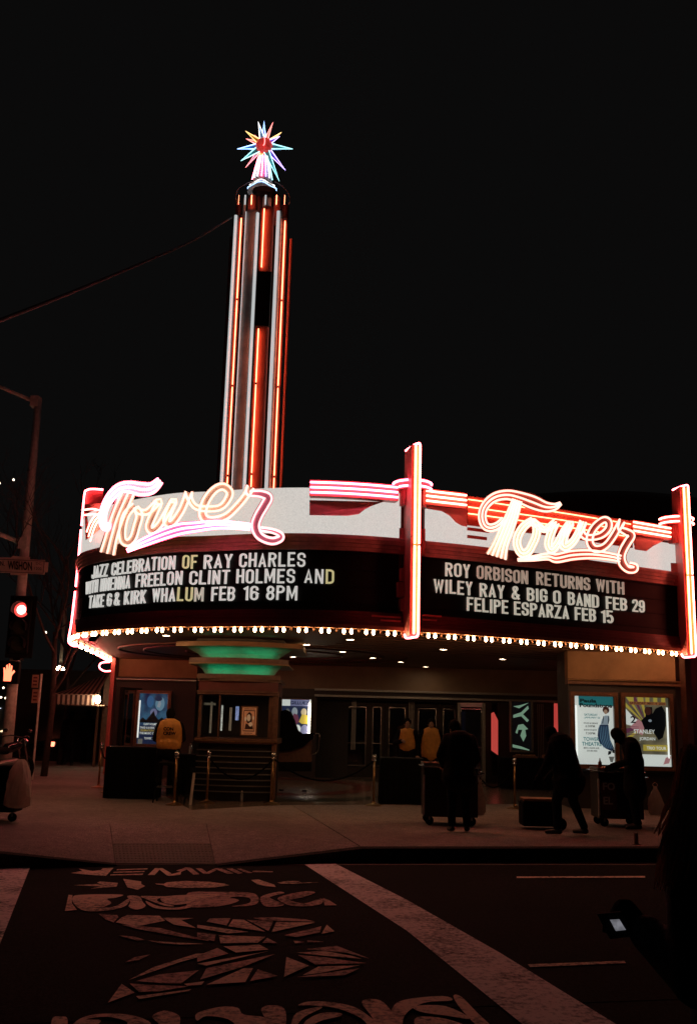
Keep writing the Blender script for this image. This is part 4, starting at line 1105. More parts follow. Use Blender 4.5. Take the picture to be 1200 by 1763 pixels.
class Case:
    """poster case in a wall plane: u to the right, v up, 0..1 across the print"""
    def __init__(s, name, label, O, ux, w_, h_, m_frame='wood', fr=.09, depth=.12, lit=True, cat_='poster case', grp='lit poster cases along the theatre front'):
        s.O = Vector(O); s.u = Vector(ux).normalized(); s.n = Vector((s.u.y, -s.u.x, 0)); s.w = w_; s.h = h_
        s.t = thing(name, s.O, label, cat_, grp)
        b = MB()
        for (a, c) in (((-fr, -fr), (w_ + fr, 0)), ((-fr, h_), (w_ + fr, h_ + fr)), ((-fr, 0), (0, h_)), ((w_, 0), (w_ + fr, h_))):
            P = [s.P(a[0], a[1]), s.P(c[0], a[1]), s.P(c[0], c[1]), s.P(a[0], c[1])]
            b.slab(P, s.n * depth)
        b.build('frame', M[m_frame], s.t)
        b = MB()
        for (a, c) in (((-.012, -.012), (w_ + .012, 0)), ((-.012, h_), (w_ + .012, h_ + .012)), ((-.012, 0), (0, h_)), ((w_, 0), (w_ + .012, h_))):
            b.slab([s.P(a[0], a[1], depth), s.P(c[0], a[1], depth), s.P(c[0], c[1], depth), s.P(a[0], c[1], depth)], s.n * .006)
        b.build('inner_bead', M['brass'], s.t)
        s.poster = None; s.k = 0
    def P(s, u, v, n_=0.0): return s.O + s.u * u + Vector((0, 0, v)) + s.n * n_
    def back(s, ink, u0=0, u1=1):
        s.poster = MB().slab([s.P(s.w * u0, 0, .02), s.P(s.w * u1, 0, .02), s.P(s.w * u1, s.h, .02), s.P(s.w * u0, s.h, .02)], s.n * .01).build('poster', INK[ink], s.t)
    def poly(s, pts, ink, nm='print'):
        s.k += 1; d_ = .031 + s.k * .0016
        P = [s.P(u * s.w, v * s.h, d_) for u, v in pts]
        return MB().add(P, [tuple(range(len(P)))]).build(nm, INK[ink], s.poster)
    def rect(s, u0, v0, u1, v1, ink): return s.poly([(u0, v0), (u1, v0), (u1, v1), (u0, v1)], ink)
    def ell(s, u, v, ru, rv, ink, n=20): return s.poly([(u + ru * math.cos(2 * math.pi * k / n), v + rv * math.sin(2 * math.pi * k / n)) for k in range(n)], ink)
    def text(s, tx_, u0, u1, v, hv, ink, bold=.02):
        me = text_mesh(tx_, bold); xs = [q.co.x for q in me.vertices]; ys = [q.co.y for q in me.vertices]
        a, b, c, d_ = min(xs), max(xs), min(ys), max(ys); s.k += 1; dd = .031 + s.k * .0016
        vs = [s.P((u0 + (q.co.x - a) / (b - a) * (u1 - u0)) * s.w, (v + (q.co.y - c) / (d_ - c) * hv) * s.h, dd) for q in me.vertices]
        fs = [tuple(p.vertices) for p in me.polygons]; bpy.data.meshes.remove(me)
        return MB().add(vs, fs).build('lettering', INK[ink], s.poster)
    def tubes(s, us):
        for u in us: MB().tube([s.P(s.w * u, s.h * .12, .075), s.P(s.w * u, s.h * .86, .075)], .020, 8).build('light_tube', M['tube_white'], s.t, smooth=True)
    def glass(s):
        MB().slab([s.P(.001, .001, .11), s.P(s.w - .001, .001, .11), s.P(s.w - .001, s.h - .001, .11), s.P(.001, s.h - .001, .11)], s.n * .004).build('glass_pane', M['pane'], s.t)
M['tube_hot'] = glow('bright_tube', (1.0, .84, .62), 22)
M['tube_white'] = glow('fluorescent_tube', (.85, .88, .84), 1.1)
def pane():
    m = bpy.data.materials.new('clear_pane'); m.use_nodes = True; N = m.node_tree.nodes; L = m.node_tree.links
    for n_ in list(N): N.remove(n_)
    o = N.new('ShaderNodeOutputMaterial'); mx = N.new('ShaderNodeMixShader'); t = N.new('ShaderNodeBsdfTransparent'); gl_ = N.new('ShaderNodeBsdfGlossy')
    gl_.inputs['Roughness'].default_value = .03; fr = N.new('ShaderNodeFresnel'); fr.inputs[0].default_value = 1.45
    t.inputs[0].default_value = (.94, .95, .94, 1)
    L.new(fr.outputs[0], mx.inputs[0]); L.new(t.outputs[0], mx.inputs[1]); L.new(gl_.outputs[0], mx.inputs[2]); L.new(mx.outputs[0], o.inputs[0])
    return m
M['pane'] = pane()
def case_px(name, label, x0, x1, y0, y1, Y, **k):
    a, b = W(x0, y1, Y), W(x1, y1, Y); tz = W((x0 + x1) / 2, y0, Y).z
    O = Vector((a.x, Y, (a.z + b.z) / 2)); return Case(name, label, O, (1, 0, 0), b.x - a.x, tz - O.z, **k)
# left wall: blue concert poster
c = case_px('poster_case', 'brown framed poster case with blue singer poster, left wall behind the seated man', 236, 286, 1194, 1281, YWL - .12)
c.back('cloud')
c.rect(0, 0, 1, .36, 'navy'); c.ell(.72, .80, .16, .14, 'skyb'); c.ell(.38, .84, .12, .12, 'blue'); c.poly([(.62, .74), (.70, .90), (.76, .80), (.72, .72)], 'pale'); c.ell(.66, .90, .13, .05, 'navy'); c.ell(.52, .62, .12, .08, 'lilac')
c.poly([(.05, .46), (.15, .52), (.28, .47), (.40, .56), (.52, .66), (.58, .56), (.70, .48), (.82, .53), (.95, .46), (.95, .42), (.05, .42)], 'black')
for i, (tx_, u0, u1, v) in enumerate((("CLINT HOLMES & CO.", .2, .86, .37), ("TAKE 6 & KIRK WHALUM", .08, .94, .30), ("CELEBRATION CON CON", .10, .88, .245), ("THE MUSIC OF RAY", .08, .80, .19), ("TOWER THEATRE", .25, .8, .09))):
    c.text(tx_, u0, u1, v, .042, 'white' if i != 2 else 'yellow')
c.rect(.04, .0, .2, .10, 'grey'); c.tubes((.03,)); c.glass()
# far left: narrow case turned to the street
c = Case('poster_case', 'narrow dim grey poster case turned to the street at the left corner', W(204, 1292, YWL - .5), (.55, .83, 0), 1.0, 1.7, m_frame='door_frame')
c.back('dimcloud'); c.text('TOWER', .2, .8, .88, .05, 'grey'); c.text('LIVE', .3, .7, .8, .05, 'grey'); c.ell(.5, .5, .3, .2, 'black'); c.tubes((.05,)); c.glass()
# centre case under the black cover
c = case_px('poster_case', 'bright poster case with lavender title strip, standing right of the ticket booth', 484, 534, 1204, 1268, 28.0, m_frame='door_frame')
c.back('navy'); c.rect(.0, .82, .94, .99, 'lilac'); c.rect(.0, .82, .28, .99, 'white'); c.text('GILLUEZ', .28, .92, .86, .09, 'navy', .04)
c.ell(.44, .66, .1, .12, 'pale'); c.poly([(.3, .38), (.42, .62), (.55, .58), (.62, .4), (.5, .32)], 'plum'); c.ell(.76, .66, .1, .1, 'cream'); c.poly([(.6, .4), (.7, .6), (.9, .58), (.92, .34), (.7, .34)], 'yellow'); c.ell(.56, .18, .12, .14, 'white'); c.ell(.8, .16, .14, .16, 'lilac'); c.ell(.2, .55, .1, .2, 'grey')
c.rect(.94, 0, 1, 1, 'white'); MB().tube([c.P(c.w * .95, .02, .08), c.P(c.w * .95, c.h * .9, .08)], .022, 8).build('light_tube', M['tube_hot'], c.t, smooth=True); c.glass()
# case inside the porch with a dim green print
c = case_px('poster_case', 'dim green dragon print case deep in the porch, left of the metal pilaster', 880, 914, 1208, 1292, 29.0, m_frame='alu', fr=.05)
c.back('black'); c.poly([(.1, .72), (.5, .78), (.85, .92), (.9, .86), (.6, .74), (.9, .62), (.8, .58), (.5, .70), (.1, .66)], 'green'); c.poly([(.2, .36), (.35, .52), (.6, .54), (.85, .44), (.7, .42), (.75, .30), (.6, .18), (.45, .30), (.55, .42), (.35, .42), (.3, .34)], 'green'); c.poly([(.05, .12), (.5, .08), (.9, .02), (.9, .0), (.05, .06)], 'green'); c.poly([(.1, .9), (.4, .86), (.9, .98), (.4, .92)], 'green')
# right front: comedian poster
c = case_px('poster_case', 'white and teal poster of a jumping figure in striped trousers, right front wall', 989, 1057, 1199, 1316, YWR - .12)
c.back('white')
c.rect(.12, .86, 1, 1, 'teal'); c.text('Paula', .16, .58, .905, .055, 'black', .04); c.text('Poundstone', .15, .98, .835, .06, 'black', .04)
for tx_, u0, u1, v, hh, ik in (("SATURDAY", .26, .6, .71, .032, 'teal'), ("JANUARY 22", .26, .66, .665, .032, 'teal'), ("FOOD & DRINKS", .24, .6, .59, .022, 'black'), ("6:30PM", .28, .52, .54, .034, 'grey'), ("SHOW STARTS", .24, .56, .49, .022, 'black'), ("7:30PM", .28, .52, .435, .034, 'grey'), ("TOWER", .22, .62, .34, .055, 'teal'), ("THEATRE", .18, .68, .27, .055, 'teal'), ("809 E. OLIVE AVE.", .22, .62, .225, .024, 'black'), ("559-485-9050", .3, .56, .185, .022, 'black')):
    c.text(tx_, u0, u1, v, hh, ik)
c.poly([(.66, .58), (.70, .66), (.78, .72), (.88, .72), (.90, .66), (.84, .56)], 'pale'); c.ell(.81, .80, .085, .05, 'brown'); c.ell(.80, .775, .045, .035, 'skin')
c.poly([(.64, .58), (.86, .585), (.88, .46), (.90, .36), (.99, .24), (.92, .20), (.76, .24), (.62, .32), (.58, .42), (.60, .52)], 'denim')
for k_ in range(6):
    u_ = .63 + k_ * .043; c.poly([(u_, .56), (u_ + .008, .56), (u_ + .03, .38), (u_ + .10, .24), (u_ + .09, .24), (u_ + .018, .38)], 'skyb')
c.poly([(.84, .20), (.92, .20), (.90, .16), (.82, .14)], 'black'); c.poly([(.94, .24), (.99, .22), (.99, .17), (.93, .18)], 'black'); c.poly([(.70, .60), (.72, .60), (.75, .71), (.73, .71)], 'black'); c.poly([(.84, .60), (.86, .60), (.88, .71), (.86, .71)], 'black')
c.poly([(.84, .12), (.98, .12), (.94, .04), (.88, .04)], 'grey'); c.tubes((.04,)); c.glass()
# far right: sunburst guitarist poster
c = case_px('poster_case', 'sunburst poster with dark guitarist and yellow strip, far right of the front wall', 1077, 1153, 1201, 1319, YWR - .12)
c.back('gold')
for k_ in range(9):
    a0, a1 = math.radians(95 + k_ * 13), math.radians(95 + k_ * 13 + 7)
    c.poly([(.5 + .03 * math.cos(a0), .60), (max(0, .5 + .75 * math.cos(a0)), min(1, .60 + .62 * math.sin(a0))), (max(0, .5 + .75 * math.cos(a1)), min(1, .60 + .62 * math.sin(a1)))], ['yellow', 'plum'][k_ % 2])
for k_ in range(5): c.rect(.12 + k_ * .18, .93, .21 + k_ * .18, 1, 'yellow')
c.rect(.10, .89, .94, .935, 'orange'); c.text('SATURDAY  MAY  9  2020', .12, .92, .895, .035, 'brown')
c.poly([(0, .84), (.0, .60), (.3, .56), (.36, .64), (.2, .70)], 'white'); c.poly([(.1, .56), (.38, .44), (.44, .60), (.3, .68)], 'pink'); c.text('2', .12, .24, .62, .1, 'black')
for k_ in range(5): c.rect(.04, .56 - k_ * .028, .3, .567 - k_ * .028, 'plum')
c.poly([(.36, .66), (.46, .72), (.48, .86), (.62, .86), (.62, .76), (.70, .84), (.84, .88), (.92, .78), (.92, .60), (.84, .42), (.74, .38), (.62, .50), (.44, .52)], 'black'); c.ell(.52, .80, .08, .06, 'brown'); c.ell(.56, .66, .04, .02, 'pale')
c.text('STANLEY', .18, .66, .47, .06, 'white'); c.text('JORDAN', .30, .66, .36, .06, 'white'); c.rect(.38, .22, .95, .31, 'yellow'); c.text('TRIO TOUR', .46, .9, .24, .045, 'white'); c.rect(0, .0, 1, .17, 'white'); c.poly([(.82, .03), (.95, .05), (1, .15), (.88, .13)], 'pink'); c.tubes((.955,)); c.glass()
# ---------------------------------------------------------------- ticket booth
def oct_(cx, yf, wf, wd, dp, cut):
    """plan with canted corners: front width wf, overall width wd, depth dp"""
    a, b = wf / 2, wd / 2
    return [(cx - a, yf), (cx + a, yf), (cx + b, yf + cut), (cx + b, yf + dp), (cx - b, yf + dp), (cx - b, yf + cut)]
bx = W(404, 1300, 20.6).x
booth = thing('ticket_booth', (bx, 21.6, .18), 'art deco ticket booth with green lit tiers and ribbed base under the marquee', 'ticket booth')
def bow(cx, yf, hw, dp, sag, n_=10):
    """rounded front: a shallow bow, with square ends"""
    pts = [(cx + hw * (-1 + 2 * k / n_), yf + sag * ((-1 + 2 * k / n_) ** 2)) for k in range(n_ + 1)]
    return pts + [(cx + hw, yf + dp), (cx - hw, yf + dp)]
zt = lambda y, Y: W(404, y, Y).z
YB = 20.9
hwB = (W(472, 1300, YB).x - W(336, 1300, YB).x) / 2; bx = (W(472, 1300, YB).x + W(336, 1300, YB).x) / 2
z_sill0, z_sill1 = zt(1280, YB), zt(1271, YB)
z_w1, z_h1 = zt(1196, YB), zt(1170, YB)
MB().prism(bow(bx, YB + .06, hwB - .03, 1.6, .16), .18, z_sill0).build('base', M['door_frame'], booth)
for i in range(8):
    z = .36 + i * (z_sill0 - .45) / 7.6
    MB().prism(bow(bx, YB + .02, hwB, .2, .16), z, z + .022).build('base_rib', M['alu'], booth)
MB().prism(bow(bx, YB - .06, hwB + .05, 1.7, .18), z_sill0, z_sill1).build('sill', M['wood'], booth)
MB().prism(bow(bx, YB - .08, hwB + .07, .3, .18), z_sill0 + .03, z_sill0 + .05).build('sill_bead', M['brass'], booth)
MB().prism(bow(bx, YB - .02, hwB + .02, 1.65, .17), z_w1, z_h1).build('head', M['dark_red'], booth)
for dz in (.0, .05): MB().prism(bow(bx, YB - .06, hwB + .05, .4, .18), z_w1 + dz, z_w1 + dz + .03).build('head_bead', M['wood'], booth)
# posts and window
for u, wd in ((-1, .06), (-.46, .03), (1, .16)):
    x_ = bx + u * (hwB - wd / 2); y_ = YB + .17 * u * u + .05
    MB().bbox((x_ - wd / 2, y_ - .05, z_sill1), (x_ + wd / 2, y_ + .1, z_w1)).build('post', M['wood'], booth)
xr = bx + hwB + .0
MB().bbox((xr - .06, YB + .12, .18), (xr + .04, YB + .22, z_w1)).build('corner_post', M['wood'], booth)
gf = [(bx - hwB * .97 + 2 * hwB * .93 * k / 10, YB + .09 + .16 * (-1 + 2 * k / 10) ** 2) for k in range(11)]
vs = [(x, y, z) for x, y in gf for z in (z_sill1, z_w1)]
MB().add(vs, [(2 * i, 2 * i + 2, 2 * i + 3, 2 * i + 1) for i in range(10)]).build('glass_pane', M['pane'], booth)
MB().bbox((bx - hwB, YB + 1.5, .2), (bx + hwB, YB + 1.56, z_h1)).build('back_panel', M['dark_wall'], booth)
MB().bbox((bx - hwB + .01, YB + .5, .2), (bx - hwB + .05, YB + 1.5, z_h1)).build('side_panel', M['glass_dark'], booth)
# things seen in the booth window: mirror strip, dim lit column, small shelf lamps
for x_, y0_, y1_, wd, mk in ((381, 1214, 1258, .035, 'booth_strip'), (345, 1212, 1264, .03, 'booth_dim'), (362, 1208, 1262, .04, 'booth_dim'), (408, 1216, 1240, .07, 'booth_blue'), (396, 1218, 1258, .05, 'booth_dim')):
    if mk not in M:
        M[mk] = glow(mk, {'booth_strip': (.62, .68, .60), 'booth_dim': (.28, .24, .16), 'booth_blue': (.25, .38, .72)}[mk], {'booth_strip': .5, 'booth_dim': .22, 'booth_blue': .5}[mk], grain=.6, gscale=25)
    p, q = W(x_, y1_, YB + .7), W(x_, y0_, YB + .7)
    MB().bbox((p.x - wd / 2, YB + .7, p.z), (p.x + wd / 2, YB + .73, q.z)).build('mirror_strip', M[mk], booth)
p, q = W(347, 1212, YB + .68), W(372, 1206, YB + .68)
MB().bbox((p.x, YB + .66, p.z - .02), (q.x, YB + .7, p.z + .03)).build('shelf', M['booth_dim'], booth)
# framed print in the window
p, q = W(413, 1267, YB + .02), W(445, 1216, YB + .02)
c = Case('framed_print', 'small orange framed portrait print in the ticket booth window', (p.x + .03, YB + .04, p.z + .03), (1, 0, 0), q.x - p.x - .06, q.z - p.z - .06, fr=.03, depth=.025, cat_='framed print', grp=None)
INK['terra'] = mat('terracotta_print', (.42, .17, .07), .5, var=.2, emis=(.42, .15, .06), estr=.32)
INK['printdk'] = mat('dark_print', (.05, .015, .01), .5, var=.1)
INK['printcr'] = mat('cream_print', (.55, .38, .22), .5, var=.1, emis=(.5, .32, .18), estr=.3)
c.back('terra'); c.k = 0
c.poly([(.1, .12), (.9, .12), (.9, .9), (.1, .9)], 'printdk'); c.poly([(.14, .15), (.86, .15), (.86, .87), (.14, .87)], 'terra')
c.poly([(.32, .5), (.34, .74), (.5, .84), (.68, .76), (.72, .5), (.62, .42), (.4, .42)], 'printdk'); c.ell(.48, .62, .13, .13, 'printcr'); c.poly([(.22, .2), (.3, .42), (.5, .36), (.72, .44), (.82, .2)], 'printdk'); c.ell(.62, .38, .13, .08, 'printcr'); c.ell(.26, .58, .08, .08, 'printcr'); c.ell(.8, .62, .07, .07, 'printcr')
c.text('NUESTRA SENORA', .12, .88, .93, .04, 'printdk'); c.text('MUSICAL', .2, .8, .03, .045, 'printdk')
# crown tiers: three flared trays with green cove light between
def lip(cx, yf, hw, sag, z0, z1):
    F = bow(cx, yf + .002, hw - .002, 1, sag)[:11]; G = [(x, y + .03) for x, y in F]
    MB().prism(F + G[::-1], z0, z1).build('tier_lip', M['wood'], booth)
def tier(hw, yf, z0, z1, m_, nm, sag=.30):
    return MB().prism(bow(bx, yf, hw, 22.9 - yf, sag), z0, z1).build(nm, m_, booth)
t3a, t3b = zt(1173, YB - .02), zt(1165, YB - .02)
tier(hwB + .06, YB - .12, t3a, t3a + .05, M['wood'], 'tier'); tier(hwB + .02, YB - .08, t3a + .05, t3b, M['wood'], 'tier')
Y2 = 20.55; h2 = (W(496, 1140, Y2).x - W(321, 1140, Y2).x) / 2
c2_ = (W(496, 1140, Y2).x + W(321, 1140, Y2).x) / 2 - bx
z20, z21 = zt(1143, Y2), zt(1136, Y2)
MB().prism(bow(bx + c2_, Y2, h2, 2.3, .35), z20, z20 + .03).build('tier', M['tan'], booth); lip(bx + c2_, Y2, h2, .35, z20 + .03, z21 + .045)
Y1 = 20.2; h1 = (W(520, 1115, Y1).x - W(297, 1112, Y1).x) / 2; c1_ = (W(520, 1115, Y1).x + W(297, 1112, Y1).x) / 2 - bx
z10, z11 = zt(1112, Y1), zt(1104, Y1)
MB().prism(bow(bx + c1_, Y1, h1, 2.7, .45), z10, z11).build('tier', M['tan'], booth); lip(bx, YB - .12, hwB + .06, .18, t3a + .05, t3b + .05)
MB().prism(bow(bx + c1_, Y1 + .35, h1 - .4, 2.3, .3), z11, 3.5).build('neck', M['door_frame'], booth)
def cove(z0, z1, hw0, hw1, y0, y1, sag0, sag1, cx_):
    n_ = 14; vs = []
    for k in range(n_ + 1):
        u = -1 + 2 * k / n_
        fl_ = .04 * abs(math.sin(math.pi * (u + 1)))         # two fan lobes
        vs += [(cx_ + hw0 * u, y0 + sag0 * u * u + fl_, z0), (cx_ + (hw0 * .55 + hw1 * .45) * u, (y0 * .8 + y1 * .2) + sag0 * u * u, z0 * .45 + z1 * .55), (cx_ + hw1 * u, y1 + sag1 * u * u, z1)]
    fs = []
    for k in range(n_):
        for j in range(2): fs.append((3 * k + j, 3 * k + 3 + j, 3 * k + 4 + j, 3 * k + 1 + j))
    MB().add(vs, fs).build('cove', M['cove_plaster'], booth)
M['cove_plaster'] = mat('pale_cove_plaster', (.26, .36, .30), .7, var=.2)
cove(t3b, z20, hwB - .12, h2 - .15, YB + .12, Y2 + .22, .2, .35, bx)
cove(z21, z10, h2 - .32, h1 - .2, Y2 + .35, Y1 + .30, .3, .45, bx + c2_ * .5)
for (z_, hw_, yy, sg, cx_) in ((t3b + .012, hwB - .10, YB - .04, .18, bx), (z21 + .005, h2 - .25, Y2 + .09, .33, bx + c2_ * .5)):
    for s0_, s1_ in ((-.95, -.1), (.1, .95)):
        pts = [(cx_ + hw_ * (s0_ + (s1_ - s0_) * k / 8), yy + sg * (s0_ + (s1_ - s0_) * k / 8) ** 2, z_) for k in range(9)]
        MB().tube(pts, .022, 6).build('cove_tube', M['green_cove'], booth, smooth=True)

# ---------------------------------------------------------------- people
def remesh(mb, vox, name, m_, parent, sm=2):
    me = mb.mesh('tmp', m_)
    o = bpy.data.objects.new('tmp', me); C.objects.link(o)
    r = o.modifiers.new('r', 'REMESH'); r.mode = 'VOXEL'; r.voxel_size = vox; r.use_smooth_shade = True
    s_ = o.modifiers.new('s', 'SMOOTH'); s_.factor = .5; s_.iterations = sm
    bpy.context.view_layer.update()
    m2 = bpy.data.meshes.new_from_object(o.evaluated_get(bpy.context.evaluated_depsgraph_get()))
    bpy.data.objects.remove(o); bpy.data.meshes.remove(me)
    m2.name = name; m2.materials.clear(); m2.materials.append(m_)
    m2.polygons.foreach_set('use_smooth', [True] * len(m2.polygons))
    q = bpy.data.objects.new(name, m2); C.objects.link(q); q.parent = parent; ORG[q.name] = None
    return q
BASE = dict(pelvis=(0, 0, .95), waist=(0, .01, 1.12), chest=(0, 0, 1.32), neck=(0, 0, 1.47), head=(0, .025, 1.62),
            shL=(-.19, 0, 1.41), elL=(-.25, -.02, 1.13), wrL=(-.26, .07, .89), shR=(.19, 0, 1.41), elR=(.25, -.02, 1.13), wrR=(.26, .07, .89),
            hipL=(-.095, 0, .93), knL=(-.11, .03, .51), anL=(-.12, -.02, .09), hipR=(.095, 0, .93), knR=(.11, .03, .51), anR=(.12, -.02, .09))
def person(label, loc, rz, pose=None, H=1.75, top='coat', legs='jeans', hair='short', fat=1.0, hood=False, coat_len=0.0, grip=.5, cap_=False, group=None, extra=None, gloves=False, sleeves=None, vest=False):
    J = {k_: Vector(v) for k_, v in BASE.items()}
    for k_, v in (pose or {}).items(): J[k_] = Vector(v)
    t = thing('person', loc, label, 'person', group, rz=rz)
    ORG[t.name] = None; t.scale = (H / 1.75,) * 3
    hd = J['head']; nk = J['neck']; upv = (hd - nk).normalized()
    yaw = J.get('look', Vector((0, 1, 0))) if 'look' in J else Vector((0, 1, 0))
    yv = (yaw - upv * yaw.dot(upv)).normalized(); xv = yv.cross(upv)
    HR = Matrix((xv, yv, upv)).transposed()
    def hp(x, y, z): return hd + HR @ Vector((x, y, z))
    b = MB()
    b.ell(hp(0, -.005, .02), (.076, .094, .108), 16, 12, HR); b.ell(hp(0, .025, -.055), (.056, .062, .062), 12, 8, HR)
    b.cap(hp(0, .088, .012), hp(0, .108, -.022), .012, .017, 8); b.ell(hp(0, .082, -.058), (.026, .012, .010), 8, 6, HR); b.ell(hp(0, .075, -.09), (.022, .018, .018), 8, 6, HR)
    for s_ in (-1, 1):
        b.ell(hp(s_ * .078, -.01, .0), (.012, .022, .032), 8, 6, HR); b.ell(hp(s_ * .03, .082, .035), (.022, .012, .008), 8, 6, HR); b.ell(hp(s_ * .045, .066, -.015), (.022, .02, .02), 8, 6, HR)
    b.cap(nk - Vector((0, 0, .05)), hp(0, -.01, -.05), .058, .052)
    b.cap(J['chest'], J['waist'], .145, .125, 16, 1.15, .78); b.cap(J['waist'], J['pelvis'], .13, .15, 16, 1.15, .8)
    for s_ in 'LR':
        b.cap(J['chest'] * .3 + nk * .7, J['sh' + s_], .06, .058)
        b.cap(J['sh' + s_], J['el' + s_], .053, .042); b.cap(J['el' + s_], J['wr' + s_], .041, .027)
        b.cap(J['hip' + s_], J['kn' + s_], .088, .058); b.cap(J['kn' + s_], J['an' + s_], .057, .038)
        f = (J['wr' + s_] - J['el' + s_]).normalized(); sgn = -1 if s_ == 'L' else 1
        side = f.cross(Vector((0, 0, 1)));  side = side.normalized() if side.length > .3 else Vector((0, 1, 0))
        pn = side.cross(f).normalized()
        # relaxed hand: palm, four unequal fingers bent at the knuckles, thumb off the side
        wr = J['wr' + s_]; pc = wr + f * .05
        b.cap(wr + f * .01, wr + f * .085, .027, .036, 10, 1, 1)
        for k_, (o_, ln) in enumerate(((-.030, .068), (-.010, .078), (.011, .073), (.031, .056))):
            k0 = wr + f * .10 + side * o_; k1 = k0 + (f * (1 - grip * .6) - pn * grip).normalized() * ln * .55; k2 = k1 + (f * (.6 - grip) - pn).normalized() * ln * .5
            b.cap(k0 - f * .02, k1, .0105, .0095, 6); b.cap(k1, k2, .0095, .008, 6)
        th = wr + f * .035 - side * .03
        b.cap(th, th + (f * .8 - side * .7).normalized() * .045, .013, .011, 6); b.cap(th + (f * .8 - side * .7).normalized() * .045, th + (f * .8 - side * .7).normalized() * .045 + (f - pn * .4).normalized() * .03, .011, .009, 6)
    remesh(b, .0105, 'body', M['coat'] if gloves else M['skin'], t, 1)
    # trousers
    b = MB()
    for s_ in 'LR':
        b.cap(J['hip' + s_] + Vector((0, 0, .04)), J['kn' + s_], .112 * fat ** .5, .078); b.cap(J['kn' + s_], J['an' + s_] + Vector((0, 0, .03)), .076, .062)
    b.cap(J['pelvis'] + Vector((0, 0, .04)), J['pelvis'], .135 * fat, .145 * fat, 14, 1.1, .82)
    remesh(b, .016, 'trousers', M[legs], t)
    # jacket or coat
    b = MB()
    b.cap(J['chest'] + Vector((0, 0, .04)), J['waist'], .165 * fat, .16 * fat, 16, 1.18, .82); b.cap(J['waist'], J['waist'] * .75 + J['pelvis'] * .25 if vest else J['pelvis'] + Vector((0, 0, -.03)), .16 * fat, .168 * fat, 16, 1.15, .85)
    if coat_len: b.cap(J['pelvis'], J['pelvis'] + Vector((0, -.01, -coat_len)), .17 * fat, .20 * fat, 16, 1.15, .85)
    b.cap(J['chest'] * .35 + nk * .65 , nk - Vector((0, 0, .01)), .095, .072)
    for s_ in 'LR':
        b.cap(J['chest'] * .3 + nk * .7, J['sh' + s_], .08, .078)
        b.cap(J['sh' + s_], J['el' + s_], .077 * fat ** .4, .062); b.cap(J['el' + s_], J['wr' + s_], .06, .046)
    if hood: b.ell(hp(0, -.07, -.09), (.11, .08, .08), 12, 8, HR)
    bj = remesh(b, .016, 'jacket', M[top], t)
    if sleeves:
        b = MB()
        for s_ in 'LR':
            b.cap(J['sh' + s_] * .97 + nk * .03 + Vector((0, 0, -.01)), J['el' + s_], .088 * fat ** .4, .070); b.cap(J['el' + s_], J['wr' + s_], .068, .052)
        remesh(b, .016, 'sleeves', M[sleeves], t)
    # hair / cap
    if hair:
        b = MB()
        b.ell(hp(0, -.024, .038), (.096, .106, .114), 14, 10, HR); b.ell(hp(0, -.05, -.02), (.086, .066, .08), 12, 8, HR)
        if hair == 'long':
            b.cap(hp(0, -.06, 0), hp(0, -.09, -.30), .09, .075, 12, 1.2, .7)
        if cap_: b.cap(hp(0, .05, .055), hp(0, .13, .045), .06, .045, 10, 1, .25)
        remesh(b, .012, 'cap' if cap_ else 'hair', M['black'] if cap_ else M['hair'], t)
    # shoes
    for s_ in 'LR':
        an = J['an' + s_]; fd = J.get('ft' + s_, Vector((0.12 * (-1 if s_ == 'L' else 1), 1, 0))).normalized()
        b = MB(); b.cap(an + Vector((0, 0, -.035)) - fd * .03, an + fd * .17 + Vector((0, 0, -.055)), .046, .034, 10); b.cap(an + Vector((0, 0, .02)), an + Vector((0, 0, -.03)), .045, .047)
        remesh(b, .014, 'shoe', M['shoe'], t, 1)
    return t, J, HR
def on_walk(x, y): p = atz(x, y, .18); return (p.x, p.y, .18)

# vendor at the first cart, seen from behind
p1 = on_walk(790, 1432)
person('person in dark jacket seen from behind, standing at the centre food cart', p1, 0.1,
       dict(head=(-.05, .10, 1.555), neck=(-.02, .03, 1.43), chest=(0, -.02, 1.30), elL=(-.30, .05, 1.15), wrL=(-.20, .28, .98), elR=(.30, .02, 1.12), wrR=(.25, .25, .95), look=(-.3, 1, -.5)), H=1.80, top='coat2', fat=1.28, coat_len=.12, cap_=False, hair='short')
p2 = on_walk(974, 1437)
person('person in dark hooded coat striding, bent beside the black wheeled cooler', p2, math.radians(55),
       dict(pelvis=(0, -.05, .92), waist=(0, -.01, 1.10), chest=(0, .05, 1.28), neck=(0, .14, 1.41), head=(0, .22, 1.50), shL=(-.18, .10, 1.36), shR=(.18, .10, 1.36), elL=(-.26, .20, 1.04), wrL=(-.22, .36, .84), elR=(.25, .16, 1.04), wrR=(.20, .36, .86),
            hipL=(-.09, -.04, .88), hipR=(.09, -.04, .88), knL=(-.12, .10, .50), anL=(-.14, .08, .09), knR=(.12, -.08, .50), anR=(.14, -.24, .10), look=(0, 1, -.7)), H=1.80, top='coat', fat=1.48, hood=True, coat_len=.08, gloves=True)
p3 = on_walk(1094, 1428)
person('person in long dark jacket bowed over the right food cart, white bag at the hip', p3, math.radians(78),
       dict(head=(0, .24, 1.50), neck=(0, .13, 1.42), chest=(0, .03, 1.28), waist=(0, -.02, 1.08), shL=(-.18, .06, 1.36), shR=(.18, .06, 1.36), elL=(-.24, .10, 1.10), wrL=(-.16, .36, 1.02), elR=(.24, .08, 1.08), wrR=(.18, .34, .98), look=(0, 1, -.9)), H=1.80, top='coat', fat=1.15, coat_len=.30, gloves=True)
def on_floor(x, y): p = atz(x, y, .185); return (p.x, p.y, .185)
pg = on_floor(700, 1363)
